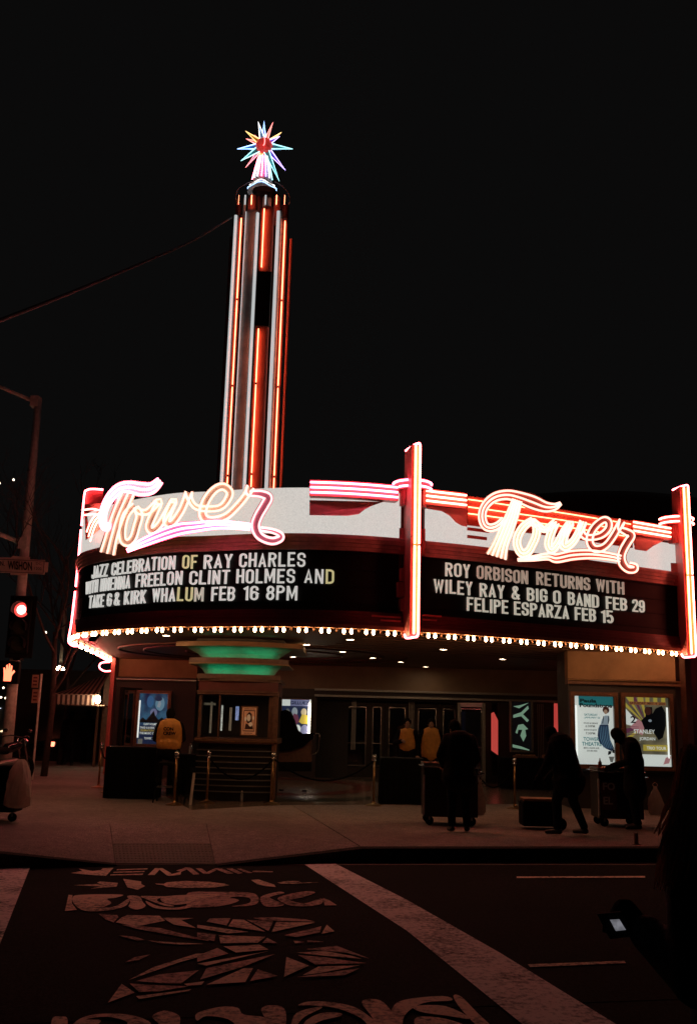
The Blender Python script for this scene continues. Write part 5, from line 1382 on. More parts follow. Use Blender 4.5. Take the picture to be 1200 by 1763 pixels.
person('guard in amber vest with one arm raised, left one of the pair at the doors', pg, math.radians(165),
       dict(elR=(.30, .02, 1.16), wrR=(.10, .24, 1.20), look=(-.3, 1, -.1)), H=1.78, top='yellow', fat=1.05, sleeves='coat', vest=True)
pg2 = on_floor(741, 1363)
person('stout guard in loose amber vest, right of the pair at the doors', pg2, math.radians(180),
       dict(elL=(-.28, -.04, 1.13), wrL=(-.16, -.14, .95), elR=(.28, -.04, 1.13), wrR=(.16, -.14, .95)), H=1.78, top='yellow', fat=1.25, sleeves='coat')
# dark sleeves read over the vests: the arms wear a black undershirt
for o in [o for o in C.objects if o.type == 'EMPTY' and o.get('label', '').find('amber vest') > 0 and o.name.startswith('person')]:
    pass
# seated man
ps = on_walk(285, 1381)
person('person in amber shirt with dark back print, seated on a stool facing the posters', ps, math.radians(10),
       dict(pelvis=(0, 0, 0.99), waist=(0, .03, 1.17), chest=(0, .04, 1.37), neck=(.0, .06, 1.53), head=(.0, .10, 1.67), shL=(-.19, .06, 1.47), shR=(.19, .06, 1.47), elL=(-.27, .08, 1.22), wrL=(-.15, .30, 1.15), elR=(.27, .08, 1.22), wrR=(.15, .32, 1.15),
            hipL=(-.10, .02, 0.97), hipR=(.10, .02, 0.97), knL=(-.17, .42, 0.93), anL=(-.18, .36, 0.44), knR=(.17, .42, 0.93), anR=(.18, .36, 0.44), look=(0, 1, -.2)), H=1.78, top='yellow', fat=1.32, legs='coat', sleeves='coat', vest=True)
# dark arms for the three amber figures
for o in [o for o in C.objects if o.name.startswith('person') and 'amber' in o.get('label', '')]: o['group'] = 'attendants in amber tops'
pt = Vector(ps)
me = text_mesh('CON\nCREW', .05)
xs = [v.co.x for v in me.vertices]; ys = [v.co.y for v in me.vertices]; mx_, my_ = (min(xs) + max(xs)) / 2, (min(ys) + max(ys)) / 2
seat = [o for o in C.objects if o.get('label', '').startswith('person in amber shirt')][0]
jk = [c_ for c_ in seat.children if c_.name.startswith('jacket')][0]
sc3 = .25 / (max(xs) - min(xs))
MB().add([((v.co.x - mx_) * sc3, -.195 + .03 * abs((v.co.x - mx_) * sc3 * 8) ** 2, 1.37 + (v.co.y - my_) * sc3) for v in me.vertices], [tuple(p.vertices) for p in me.polygons]).build('back_print', M['black'], jk, local=True)
# couple walking away on the left street, far off
person('far pedestrian in dark coat, left of the pair walking under the striped awning', on_walk(117, 1318), .2, dict(knL=(-.08, .12, .52), anL=(-.08, .0, .12)), H=1.75, top='coat', coat_len=.25, gloves=True, group='pedestrians under the awning')
person('far pedestrian in dark coat mid stride, right of the pair walking under the awning', on_walk(146, 1315), .1, dict(knL=(-.10, .16, .52), anL=(-.12, .16, .09), knR=(.1, -.08, .5), anR=(.12, -.24, .12)), H=1.80, top='coat', coat_len=.1, gloves=True, group='pedestrians under the awning')
# silhouette inside by the red light
person('dark standing figure against the red-lit glow panel in the porch', on_floor(868, 1345), 1.4, dict(wrR=(.3, .2, 1.1)), H=1.72, top='coat', fat=1.15, gloves=True)

# foreground passer-by at the right edge
fgp = W(1318, 1250, 2.5)
def loc_(x, y, Y, s=1.76 / 1.75):
    v = W(x, y, Y) - Vector((fgp.x, fgp.y, .18)); return Matrix.Rotation(-math.radians(15), 3, 'Z') @ v / s
M['coat_fg'] = mat('black_wool_coat', (.010, .0095, .010), .9, var=.4, scale=30, bump=.6, bscale=120)
M['hair_fg'] = mat('auburn_hair', (.42, .24, .16), .55, var=.5, scale=60, bump=.6, bscale=160)
tf, J, HR = person('dark coated passer-by with long auburn hair at the right edge, nearest figure', (fgp.x, fgp.y, .18), math.radians(15),
       dict(elL=tuple(loc_(1200, 1690, 2.42)), wrL=tuple(loc_(1112, 1606, 2.58)), shL=(-.20, .02, 1.41)), H=1.76, top='coat_fg', fat=1.2, coat_len=.4, hair='short', grip=.9, gloves=True)
hb = MB()
rnd = random.Random(3)
for k_ in range(300):
    u = rnd.random(); yy = 2.42 + rnd.uniform(-.06, .10)
    p0 = (1176 + u * 40 + rnd.uniform(-4, 4), 1300 + rnd.uniform(-20, 40)); ex = 1136 + u * 46 + rnd.uniform(-12, 10); ey = 1490 + rnd.uniform(-60, 45)
    pth = [loc_(*p0, yy), loc_(p0[0] * .8 + ex * .2 - 4, p0[1] * .6 + ey * .4, yy + rnd.uniform(-.02, .02)), loc_(p0[0] * .35 + ex * .65 + rnd.uniform(-7, 7), p0[1] * .3 + ey * .7, yy), loc_(ex, ey, yy + rnd.uniform(-.02, .02))]
    hb.tube(cat([tuple(q) for q in pth], 4), [.004] * 10 + [.003, .002, .001], 4)
translucent(M['hair_fg'], (.7, .45, .32), .5)
hm = hb.build('hair_lock', M['hair_fg'], tf, smooth=True, local=True)
# the phone in the raised hand, its lit screen partly covered by the fingers
ph = thing('mobile_phone', W(1060, 1592, 2.56), 'dark phone with a pale lit screen in the hand at the lower right', 'phone')
scr = [W(x, y, 2.55) for x, y in ((1050, 1584), (1066, 1583), (1077, 1601), (1060, 1603))]
bod = [W(x, y, 2.56) for x, y in ((1028, 1574), (1069, 1570), (1092, 1612), (1050, 1617))]
MB().slab(bod, (0, .009, .0)).build('phone_case', M['black'], ph)
M['screen'] = glow('phone_screen', (.46, .46, .52), .30, base=(.02, .02, .02), grain=.5, gscale=60)
MB().slab(scr, (0, .004, 0)).build('phone_screen', M['screen'], ph)
# ---------------------------------------------------------------- stanchions and ropes
def stanchion(x, y, label, h=.98, first=[None]):
    p = on_walk(x, y)
    if first[0] is None:
        t = thing('stanchion', (0, 0, 0), label, 'stanchion', 'brass rope stanchions in front of the theatre')
        ORG[t.name] = None
        MB().lathe([(.17, 0), (.17, .015), (.10, .035), (.045, .055), (.03, .08)], n=20).build('foot', M['brass'], t, local=True)
        MB().lathe([(.024, .07), (.024, .88)], n=10).build('pole', M['brass'], t, smooth=True, local=True)
        MB().lathe([(.024, .88), (.045, .89), (.045, .91), (.026, .925), (.05, .95), (.055, .975), (.035, 1.01), (.008, 1.03), (.0, 1.04)], n=12).build('crown', M['chrome'], t, smooth=True, local=True)
        MB().tube([(.045 * math.cos(a), .045 * math.sin(a), .90) for a in [2 * math.pi * k / 12 for k in range(12)]], .008, 5, closed=True).build('rope_ring', M['chrome'], t, local=True)
        first[0] = t; o = t
    else:
        o = copy_tree(first[0])
    o.location = p; o['label'] = label; o.rotation_euler = (0, 0, random.uniform(0, 3))
    return Vector(p)
sA = stanchion(170, 1356, 'leftmost brass stanchion of the cluster beside the awning')
sB = stanchion(186, 1364, 'second brass stanchion from the left, nearest the left poster corner')
sC = stanchion(204, 1370, 'third brass stanchion of the left cluster, before the draped table')
sD = stanchion(300, 1386, 'brass stanchion standing beside the stool of the seated person')
sE = stanchion(356, 1383, 'dark stanchion in front of the ticket booth ribbed base')
sF = stanchion(468, 1385, 'brass stanchion at the right corner of the ticket booth')
sG = stanchion(643, 1387, 'brass stanchion left of the black draped bin at the centre')
sH = stanchion(886, 1392, 'brass stanchion between the first food cart and the wheeled cooler')
def rope(a, b, sag, label):
    pts = []
    for k in range(17):
        u = k / 16; p = a.lerp(b, u); pts.append((p.x, p.y, .18 + .90 - sag * 4 * u * (1 - u)))
    t = MB().tube(pts, .018, 7).build('velvet_rope', M['black_cloth'], smooth=True)
    tag(t, label, 'rope', 'velvet ropes between the stanchions')
rope(sE, sF, .42, 'dark velvet rope sagging in front of the ticket booth')
rope(sF, sG, .42, 'long dark rope sagging across the lobby mouth')
rope(sG + Vector((2.1, .6, 0)), sH, .5, 'dark rope rising to the stanchion left of the cooler')
rope(sA, sB, .2, 'short rope between the first two stanchions on the left')
rope(sB, sC, .2, 'short rope ending at the draped table on the left')

# ---------------------------------------------------------------- draped tables, bins
def drape(name, label, c, w_, d_, h_, cat__, rz=0, extra=None):
    t = thing(name, (c[0], c[1], .18), label, cat__, rz=rz); ORG[t.name] = None
    b = MB(); n_ = 72; vs = []; rg = random.Random(hash(label) & 255)
    ph = rg.uniform(0, 6)
    for j, (zz, am) in enumerate(((h_, 0), (h_ - .03, .004), (h_ * .6, .016), (h_ * .25, .026), (.01, .034))):
        for k in range(n_):
            u = 4 * k / n_; s_ = int(u); f = u - s_
            x_, y_ = [(-1 + 2 * f, -1), (1, -1 + 2 * f), (1 - 2 * f, 1), (-1, 1 - 2 * f)][s_]
            r_ = 1 + am * math.sin(k * 1.9 + ph) * 1.6 + (0 if j == 0 else .01)
            vs.append((x_ * w_ / 2 * r_, y_ * d_ / 2 * r_, zz))
    fs = [(j * n_ + k, j * n_ + (k + 1) % n_, (j + 1) * n_ + (k + 1) % n_, (j + 1) * n_ + k) for j in range(4) for k in range(n_)] + [tuple(range(n_))[::-1]]
    b.add(vs, fs); b.build('cloth', M['black_cloth'], t, smooth=False, local=True)
    MB().box((0, 0, h_ + .012), (w_ * 1.0, d_ * 1.0, .022)).build('table_top', M['black'], t, local=True)
    return t
a_, b_ = atz(190, 1372, .18), atz(262, 1380, .18)
cx_ = (a_ + b_) / 2
dt = drape('draped_table', 'black draped table under the blue poster, left of the seated person', (cx_.x - .05, cx_.y + .35), 1.05, .7, 1.02, 'table')
cx_ = atz(305, 1372, .18)
drape('draped_table', 'low black draped table on the booth side of the seated person', (cx_.x + .05, cx_.y + .8), .75, .5, .85, 'table')
# small table things
pb = W(316, 1296, 20.0)
bt = thing('water_bottle', (pb.x, pb.y, .18 + .87), 'clear water bottle standing upright right of the seated person', 'bottle'); ORG[bt.name] = None
bt.location = (cx_.x + .12, cx_.y + .75, 1.055)
def bottle(t):
    MB().lathe([(.032, 0), (.034, .02), (.034, .15), (.014, .19), (.013, .205)], n=12).build('bottle_body', M['pet'], t, smooth=True, local=True)
    MB().lathe([(.016, .205), (.016, .225)], n=10).build('bottle_cap', M['white_plastic'], t, local=True)
M['pet'] = mat('clear_plastic', (.5, .5, .48), .12, var=0, spec=.8, trans=.6)
bottle(bt)
pb = on_walk(416, 1381)
b2 = thing('water_bottle', pb, 'plastic bottle standing on the pavement before the booth', 'bottle'); ORG[b2.name] = None; bottle(b2)
# stool
s0 = Vector(ps)
stl = thing('bar_stool', ps, 'tall stool with a pale footrest under the seated person', 'stool'); ORG[stl.name] = None
MB().lathe([(.17, .72), (.18, .735), (.18, .77), (.16, .785)], n=20).build('seat', M['black'], stl, local=True)
for sx_, sy__ in ((-1, -1), (1, -1), (1, 1), (-1, 1)):
    MB().bar((sx_ * .12, sy__ * .12, .72), (sx_ * .21, sy__ * .21, .0), .026).build('leg', M['black'], stl, local=True)
b = MB()
for (x_, y_, x2, y2) in ((-1, -1, 1, -1), (1, -1, 1, 1), (1, 1, -1, 1), (-1, 1, -1, -1)):
    b.bar((x_ * .175, y_ * .175, .30), (x2 * .175, y2 * .175, .30), .018)
b.build('footrest', M['alu'], stl, local=True)
# folding easel leg light thing right of the stool
p = on_walk(328, 1386)
pe = thing('folded_sign_stand', p, 'pale folded leg stand leaning beside the stool and booth', 'stand'); ORG[pe.name] = None
MB().bar((0, 0, 0), (.03, .1, .62), .05, .02).build('leg', M['galv'], pe, local=True); MB().bar((-.14, .05, 0), (.0, .1, .62), .03, .02).build('leg', M['black'], pe, local=True)
MB().box((.0, .1, .66), (.12, .05, .10)).build('hinge', M['black'], pe, local=True)
# black covered bin in the middle
cx_ = atz(692, 1386, .18)
drape('covered_bin', 'bulky black draped bin in front of the guard with raised arm', (cx_.x, cx_.y + .45), .90, .75, .92, 'bin')
# merchandise table right of centre
cx_ = atz(925, 1360, .18)
mt = drape('draped_table', 'long black merchandise table behind the person with the cooler', (cx_.x - .05, cx_.y + .3), 1.75, .7, .80, 'table')
tb_ = (cx_.x, cx_.y + .1)
for i, (dx, w_, lab) in enumerate(((-.30, .62, 'shallow cardboard tray of snacks at the left on the merchandise table'), (.38, .42, 'shallow cardboard tray of snacks at the right on the merchandise table'))):
    tr = thing('snack_tray', (tb_[0] + dx, tb_[1], 1.005), lab, 'tray'); ORG[tr.name] = None
    MB().box((0, 0, .03), (w_, .34, .05)).build('tray_box', M['wood'], tr, local=True)
    b = MB()
    for k in range(14): b.ell((random.uniform(-w_ * .42, w_ * .42), random.uniform(-.13, .13), .07), (.045, .03, .025), 8, 5)
    b.build('snack', M['tan'], tr, local=True)
# black covered cart with chrome handle in the porch
YC = 23.5
cv = thing('covered_cart', atz(505, 1345, .185), 'black shrouded cart with a chrome loop handle, in front of the lavender titled poster', 'cart')
out = [(473, 1226), (492, 1222), (500, 1226), (506, 1240), (512, 1258), (520, 1264), (545, 1262), (538, 1272), (522, 1286), (500, 1292), (474, 1294)]
MB().slab([W(x, y, YC) for x, y in out], (0, .6, 0)).build('cover', M['black_cloth'], cv)
MB().slab([W(x, y, YC + .1) for x, y in [(474, 1290), (500, 1290), (522, 1284), (536, 1274), (536, 1312), (474, 1312)]], (0, .4, 0)).build('body', M['wood'], cv)
MB().slab([W(x, y, YC + .05) for x, y in [(474, 1312), (536, 1312), (536, 1328), (474, 1328)]], (0, .5, 0)).build('base', M['black'], cv)
MB().tube([W(x, y, YC) for x, y in cat([(541, 1264), (550, 1264), (549, 1280), (547, 1294), (540, 1298), (537, 1297), (540, 1280), (541, 1264)], 3)], .012, 6).build('handle', M['chrome'], cv, smooth=True)
for x_ in (485, 525):
    q = W(x_, 1332, YC + .2); MB().lathe([(.05, -.02), (.05, .02)], (0, 0, 0), 12).build('caster', M['black'], cv, local=True).location = Vector((q.x, q.y, .24)) - cv.location

# ---------------------------------------------------------------- food carts
def food_cart(label, c, w_, d_, h_, text=None, rz=0):
    t = thing('food_cart', (c[0], c[1], .18), label, 'food cart', 'pavement food carts', rz=rz); ORG[t.name] = None
    MB().box((0, 0, .14 + (h_ - .14) / 2), (w_, d_, h_ - .14)).build('cabinet', M['door_frame'], t, local=True, bevel=.012)
    MB().box((-w_ / 2 + .0, -d_ / 2 - .004, .5), (.03, .02, h_ - .3)).build('corner_trim', M['galv'], t, local=True)
    b = MB(); b.box((0, 0, h_ + .012), (w_ + .1, d_ + .1, .024)); b.build('griddle_top', M['chrome'], t, local=True, bevel=.006)
    b = MB()
    for (x0_, y0_, x1_, y1_) in ((-1, -1, 1, -1), (1, -1, 1, 1), (1, 1, -1, 1), (-1, 1, -1, -1)):
        b.bar((x0_ * w_ / 2, y0_ * d_ / 2, h_ + .05), (x1_ * w_ / 2, y1_ * d_ / 2, h_ + .05), .012, .05)
    b.build('griddle_rim', M['alu'], t, local=True)
    food = thing('griddle_food', (0, 0, 0), 'heap of sausages and onions frying on the %s' % ('right food cart' if text else 'centre food cart'), 'food'); ORG[food.name] = None
    rg = random.Random(w_)
    for k in range(16):
        x_, y_ = rg.uniform(-w_ * .42, w_ * .30), rg.uniform(-d_ * .38, d_ * .38); a = rg.uniform(0, 3)
        MB().cap((x_ - .05 * math.cos(a), y_ - .05 * math.sin(a), h_ + .045), (x_ + .05 * math.cos(a), y_ + .05 * math.sin(a), h_ + .045 + rg.uniform(0, .03)), .018, .018, 8).build('sausage', M['sausage'], food, smooth=True, local=True)
    food.location = (c[0], c[1], .18); food.rotation_euler = (0, 0, rz)
    b = MB(); b.tube([(w_ / 2, -d_ * .35, h_ - .12), (w_ / 2 + .12, -d_ * .35, h_ - .08), (w_ / 2 + .12, d_ * .35, h_ - .08), (w_ / 2, d_ * .35, h_ - .12)], .013, 7); b.build('push_handle', M['chrome'], t, local=True)
    for sx_, sy__ in ((-1, -1), (1, -1), (1, 1), (-1, 1)):
        wh = MB().tube([(sx_ * (w_ / 2 - .1), sy__ * (d_ / 2 - .07) - .02, .075), (sx_ * (w_ / 2 - .1), sy__ * (d_ / 2 - .07) + .02, .075)], .073, 16).build('wheel', M['black'], t, local=True)
        MB().box((sx_ * (w_ / 2 - .1), sy__ * (d_ / 2 - .07), .13), (.03, .06, .09)).build('fork', M['alu'], wh, local=True)
    if text:
        MB().box((-w_ / 2 + .17, -d_ / 2 - .008, .52), (.26, .014, .46)).build('sign_panel', M['dark_red'], t, local=True)
        for k, s_ in enumerate(text):
            me = text_mesh(s_, .03); xs = [v.co.x for v in me.vertices]; ys = [v.co.y for v in me.vertices]
            k_ = .13 / (max(ys) - min(ys))
            MB().add([((v.co.x - min(xs)) * k_ - w_ / 2 + .07, -d_ / 2 - .017, .62 - k * .24 + (v.co.y - min(ys)) * k_) for v in me.vertices], [tuple(p.vertices) for p in me.polygons]).build('lettering', M['white_paint'], t, local=True)
    return t
M['sausage'] = mat('fried_sausage', (.35, .12, .06), .35, var=.3, scale=30)
M['white_paint'] = mat('white_lettering', (.6, .55, .5), .5, var=0)
c1 = atz(760, 1424, .18)
food_cart('wheeled food cart at the kerb centre, person behind it from the back', (c1.x + .18, c1.y + .55), .92, .62, .95)
c3 = atz(1062, 1425, .18)
food_cart('wheeled food cart with red lettered panel at the right, by the bowed person', (c3.x + .1, c3.y + .35), .78, .6, .92, text=('FO', 'EL'))
# steam over the right cart is faint; the small brazier figure: a squeeze bottle
q = W(1032, 1330, c3.y + .3)
sb = thing('squeeze_bottle', (q.x + .02, c3.y + .35, .18 + .945), 'dark squeeze bottle standing on the corner of the right food cart', 'bottle'); ORG[sb.name] = None
MB().lathe([(.035, 0), (.035, .13), (.015, .16), (.006, .21)], n=12).build('bottle_body', M['dark_red'], sb, smooth=True, local=True)
q = W(757, 1288, c1.y + .8)
cu = thing('paper_cup', (c1.x + .05, c1.y + .62, .18 + .97), 'stack of pale paper cups on the centre food cart', 'cup'); ORG[cu.name] = None
MB().lathe([(.034, 0), (.05, .32), (.052, .33)], n=14).build('cup_wall', M['white_plastic'], cu, smooth=True, local=True)
# plastic bags hanging from the carts
def bag(label, x, y0, y1, Y, wpx):
    top_, bot = W(x, y0, Y), W(x, y1, Y); H_ = top_.z - bot.z; w_ = wpx * Y / FPX
    t = thing('carrier_bag', (bot.x, Y, bot.z), label, 'bag', 'plastic bags hung on the food carts'); ORG[t.name] = None
    b = MB(); n_ = 26; vs = []; rg = random.Random(int(x))
    prof = [(0, .15), (.02, .36), (.12, .49), (.35, .5), (.55, .42), (.72, .27), (.85, .13), (.93, .10)]
    for zz, r_ in prof:
        for k in range(n_):
            a = 2 * math.pi * k / n_; rr_ = r_ * w_ * (1 + .10 * math.sin(5 * a + zz * 9) + rg.uniform(-.06, .06))
            vs.append((rr_ * math.cos(a), rr_ * .6 * math.sin(a), zz * H_))
    fs = [(j * n_ + k, j * n_ + (k + 1) % n_, (j + 1) * n_ + (k + 1) % n_, (j + 1) * n_ + k) for j in range(len(prof) - 1) for k in range(n_)] + [tuple(range(n_))[::-1]]
    b.add(vs, fs); b.build('sack', M['white_plastic'], t, smooth=False, local=True)
    for s_ in (-1, 1):
        MB().tube(cat([(s_ * .05 * w_, 0, H_ * .9), (s_ * .16 * w_, 0, H_ * .98), (0, 0, H_ * 1.06)], 4), .006, 5).build('handle', M['white_plastic'], t, local=True)
bag('pale knotted plastic bag hanging at the right of the centre food cart', 826, 1340, 1404, c1.y + .3, 19)
bag('crumpled pale plastic bag hanging behind the person bowed over the right cart', 1129, 1350, 1404, c3.y + .3, 26)
# wheeled cooler
cc_ = atz(936, 1430, .18)
cl = thing('wheeled_cooler', (cc_.x, cc_.y + .3, .18), 'black wheeled cooler with a pale lid beside the person in the hooded coat', 'cooler'); ORG[cl.name] = None
MB().box((0, 0, .25), (.66, .42, .40)).build('chest', M['black'], cl, local=True, bevel=.03)
MB().box((0, 0, .475), (.62, .40, .045)).build('lid', M['tan'], cl, local=True, bevel=.01)
for s_ in (-1, 1):
    MB().tube([(.30, s_ * .2 - .02, .10), (.30, s_ * .2 + .02, .10)], .10, 18).build('wheel', M['black'], cl, local=True)
MB().tube([(-.3, -.1, .4), (-.36, -.1, .44), (-.36, .1, .44), (-.3, .1, .4)], .012, 6).build('handle', M['black'], cl, local=True)
# cart with a white bag at the left edge
p = on_walk(22, 1414)
lc = thing('shopping_trolley', (p[0], p[1] + .1, .18), 'dark hand trolley with a pale plastic sack, cut by the left edge', 'trolley'); ORG[lc.name] = None
MB().box((-.25, 0, .5), (.62, .45, .72)).build('cabinet', M['coat2'], lc, local=True, bevel=.04)
b = MB(); n_ = 24; vs = []; rg = random.Random(9)
for zz, r_ in ((.22, .12), (.26, .19), (.4, .21), (.6, .19), (.78, .14), (.92, .08), (.96, .05)):
    for k in range(n_):
        a = 2 * math.pi * k / n_; rr_ = r_ * (1 + .14 * math.sin(4 * a + zz * 8) + rg.uniform(-.07, .07)); vs.append((.10 + rr_ * math.cos(a), -.25 + rr_ * .7 * math.sin(a), zz))
b.add(vs, [(j * n_ + k, j * n_ + (k + 1) % n_, (j + 1) * n_ + (k + 1) % n_, (j + 1) * n_ + k) for j in range(6) for k in range(n_)] + [tuple(range(n_))[::-1]])
b.build('sack', M['white_plastic'], lc, local=True)
for x_ in (-.45, .02):
    MB().tube([(x_, -.2, .07), (x_, -.16, .07)], .068, 14).build('wheel', M['black'], lc, local=True)
    MB().box((x_, -.18, .14), (.03, .05, .12)).build('fork', M['alu'], lc, local=True)
# squat bollard stub near the kerb on the right
p = on_walk(1095, 1454)
bo_ = thing('short_post', p, 'short brown sawn off post near the kerb at the right', 'post'); ORG[bo_.name] = None
MB().lathe([(.045, 0), (.045, .012), (.032, .014), (.032, .15), (.026, .165)], n=14).build('stub', M['wood'], bo_, local=True)
MB().lathe([(.07, 0), (.07, .008)], n=14).build('flange', M['wood'], bo_, local=True)

# ---------------------------------------------------------------- traffic light pole, left
YP = 26.0
pole = thing('traffic_signal', (W(10, 1330, YP).x, YP, .18), 'tall signal pole with street name sign, red light and orange hand signal', 'traffic signal')
bt_, tp_ = W(9, 1330, YP), W(67, 688, YP)
bx_ = W(31, 1080, YP).x
zt_ = tp_.z
MB().tube([(bt_.x + (tp_.x - bt_.x) * u, YP, .18 + (zt_ - .18) * u) for u in (0, .25, .5, .75, 1)], [.15, .14, .13, .115, .095], 14).build('pole', M['galv'], pole, smooth=True)
MB().lathe([(.2, 0), (.2, .05), (.14, .12), (.13, .5)], (bt_.x, YP, .18), 16).build('base_cover', M['galv'], pole)
MB().lathe([(.085, 0), (.085, .05), (.03, .10)], (tp_.x, YP, zt_), 14).build('pole_cap', M['galv'], pole)
for (x0_, y0_, x1_, y1_, r_) in ((-90, 628, 62, 692, .055), (-90, 885, 42, 936, .065)):
    a, b = W(x1_, y1_, YP), W(x0_, y0_, YP - .4)
    MB().tube([a, b], [r_, r_ * .8], 10).build('mast_arm', M['galv'], pole, smooth=True)
    MB().box(a, (.22, .26, .30)).build('clamp', M['galv'], pole)
for y_ in (812, 880): q = W(54 - (y_ - 812) * .1, y_, YP); MB().lathe([(.11, 0), (.11, .04)], q, 14).build('band', M['alu'], pole)
# street name sign
YS = YP - .3
def SP(x, y, d_=0): return W(x, y, YS - d_)
sg = MB().slab([SP(*q) for q in [(-60, 957), (20, 960), (23, 957), (52, 959), (52, 963), (78, 964), (78, 968), (84, 968), (82, 985), (78, 985), (77, 989), (47, 987), (46, 991), (19, 989), (19, 986), (-60, 984)]], (0, .03, 0)).build('street_sign', M['sign_face'] if 'sign_face' in M else M['galv'], pole)
sg.data.materials[0] = mat('faded_sign_face', (.66, .50, .44), .5, var=.2)
M['sign_ink'] = mat('black_sign_ink', (.012, .01, .01), .5, var=0)
def sign_text(s_, x0, x1, y0, y1, par, bold=.02, dd=.034):
    me = text_mesh(s_, bold); xs = [v.co.x for v in me.vertices]; ys = [v.co.y for v in me.vertices]
    A, B, D = SP(x0, y1, dd), SP(x1, y1 + (x1 - x0) * .06, dd), SP(x0, y0, dd)
    MB().add([A + (B - A) * ((v.co.x - min(xs)) / (max(xs) - min(xs))) + (D - A) * ((v.co.y - min(ys)) / (max(ys) - min(ys))) for v in me.vertices], [tuple(p.vertices) for p in me.polygons]).build('lettering', M['sign_ink'], par)
sign_text('N.', 1, 9, 966, 974, sg); sign_text('WISHON', 14, 56, 965, 980, sg, .03); sign_text('DC.', 63, 73, 968, 972, sg, .0); sign_text('1200', 60, 72, 976, 981, sg, .0)
b = MB()
for (x0, y0, x1, y1) in ((-60, 960.5, 77, 966), (-60, 981.5, 75, 987), (77, 966, 75, 987)): b.bar(SP(x0, y0, .034), SP(x1, y1, .034), .012, .012)
b.build('sign_border', M['sign_ink'], sg)
# signal heads
M['sig_red'] = glow('red_signal_lens', (1.0, .26, .22), 14.0)
M['sig_halo'] = glow('red_halo_glow', (1.0, .06, .05), 1.3)  # outer lens glows red in place of the lamp's halo
M['sig_off'] = mat('unlit_signal_lens', (.03, .035, .02), .25, var=0)
M['sig_hand'] = glow('orange_hand_lens', (1.0, .17, .08), 3.2)
YH = YP - .45
rc = W(38, 1050, YH)
hd = MB().bbox((rc.x - .24, YH, rc.z - 1.14), (rc.x + .24, YH + .26, rc.z + .28)).build('signal_head', M['black'], pole, bevel=.02)
bpz = MB()
bpz.bbox((rc.x - .35, YH + .10, rc.z - 1.24), (rc.x + .35, YH + .115, rc.z + .38)); bpz.build('backplate', M['black'], pole)
for i in range(3):
    cz = rc.z - i * .44
    MB().tube([(rc.x, YH + .0, cz), (rc.x, YH - .012, cz)], .19, 24).build('lens', M['sig_halo'] if i == 0 else M['sig_off'], hd, smooth=False)
    if i == 0: MB().tube([(rc.x, YH - .013, cz), (rc.x, YH - .02, cz)], .115, 24).build('lamp_core', M['sig_red'], hd)
    n_ = 20; vs = []
    for k in range(n_ + 1):
        a = math.radians(-30 + 240 * k / n_)
        vs += [(rc.x + .20 * math.cos(a), YH, cz + .20 * math.sin(a)), (rc.x + .205 * math.cos(a), YH - .24 * (1 if 0 < k < n_ else .4), cz + .205 * math.sin(a))]
    MB().add(vs, [(2 * k, 2 * k + 1, 2 * k + 3, 2 * k + 2) for k in range(n_)]).build('visor', M['black'], hd)
hcn = W(15, 1158, YH)
hb_ = MB().bbox((hcn.x - .26, YH, hcn.z - .28), (hcn.x + .26, YH + .2, hcn.z + .28)).build('pedestrian_signal', M['black'], pole, bevel=.02)
def hx(u, v): return (hcn.x + u * 1.45, YH - .006, hcn.z + v * 1.45)
hand = [(-.07, -.15), (.06, -.15), (.07, -.05), (.12, .02), (.10, .05), (.06, .01), (.065, .12), (.04, .13), (.03, .04), (.025, .15), (0, .16), (-.005, .04), (-.02, .14), (-.045, .13), (-.04, .03), (-.07, .09), (-.09, .08), (-.075, -.03)]
MB().slab([hx(*p) for p in hand], (0, .004, 0)).build('hand_lens', M['sig_hand'], hb_)
MB().box((hcn.x, YH - .09, hcn.z + .29), (.54, .2, .02)).build('visor', M['black'], hb_)
MB().bar((hcn.x, YH + .2, hcn.z), (hcn.x + .02, YP, hcn.z), .05).build('bracket', M['galv'], pole); MB().bar((rc.x, YH + .2, rc.z - .3), (rc.x - .05, YP, rc.z - .3), .05).build('bracket', M['galv'], pole)
# second signal head seen edge on near the lower pole, utility box
q = W(28, 1120, YP - .1); MB().bbox((q.x - .02, YP - .2, q.z - .25), (q.x + .16, YP + .1, q.z)).build('bracket_box', M['black'], pole)

# parking sign pole at x 60
Yk = 26.0
p0 = W(57, 1330, Yk)
pk = thing('parking_sign', (p0.x, Yk, .18), 'small stacked parking notices on a thin pole, right of the signal pole', 'sign')
MB().tube([(p0.x, Yk, .18), (p0.x, Yk, W(62, 1160, Yk).z)], .03, 8).build('pole', M['galv'], pk)
M['notice'] = mat('notice_face', (.40, .22, .16), .5, var=.3)
for (y0_, y1_, s_) in ((1162, 1184, 'NO PARKING'), (1187, 1210, '2 HOUR')):
    a, b = W(55, y1_, Yk - .05), W(68, y0_, Yk - .05)
    pn = MB().bbox((a.x, Yk - .06, a.z), (b.x, Yk - .045, b.z)).build('notice', M['notice'], pk)
    for k in range(3):
        MB().bbox((a.x + .03, Yk - .064, a.z + .06 + k * .09), (b.x - .03, Yk - .061, a.z + .10 + k * .09)).build('printed_line', M['dark_red'], pn)

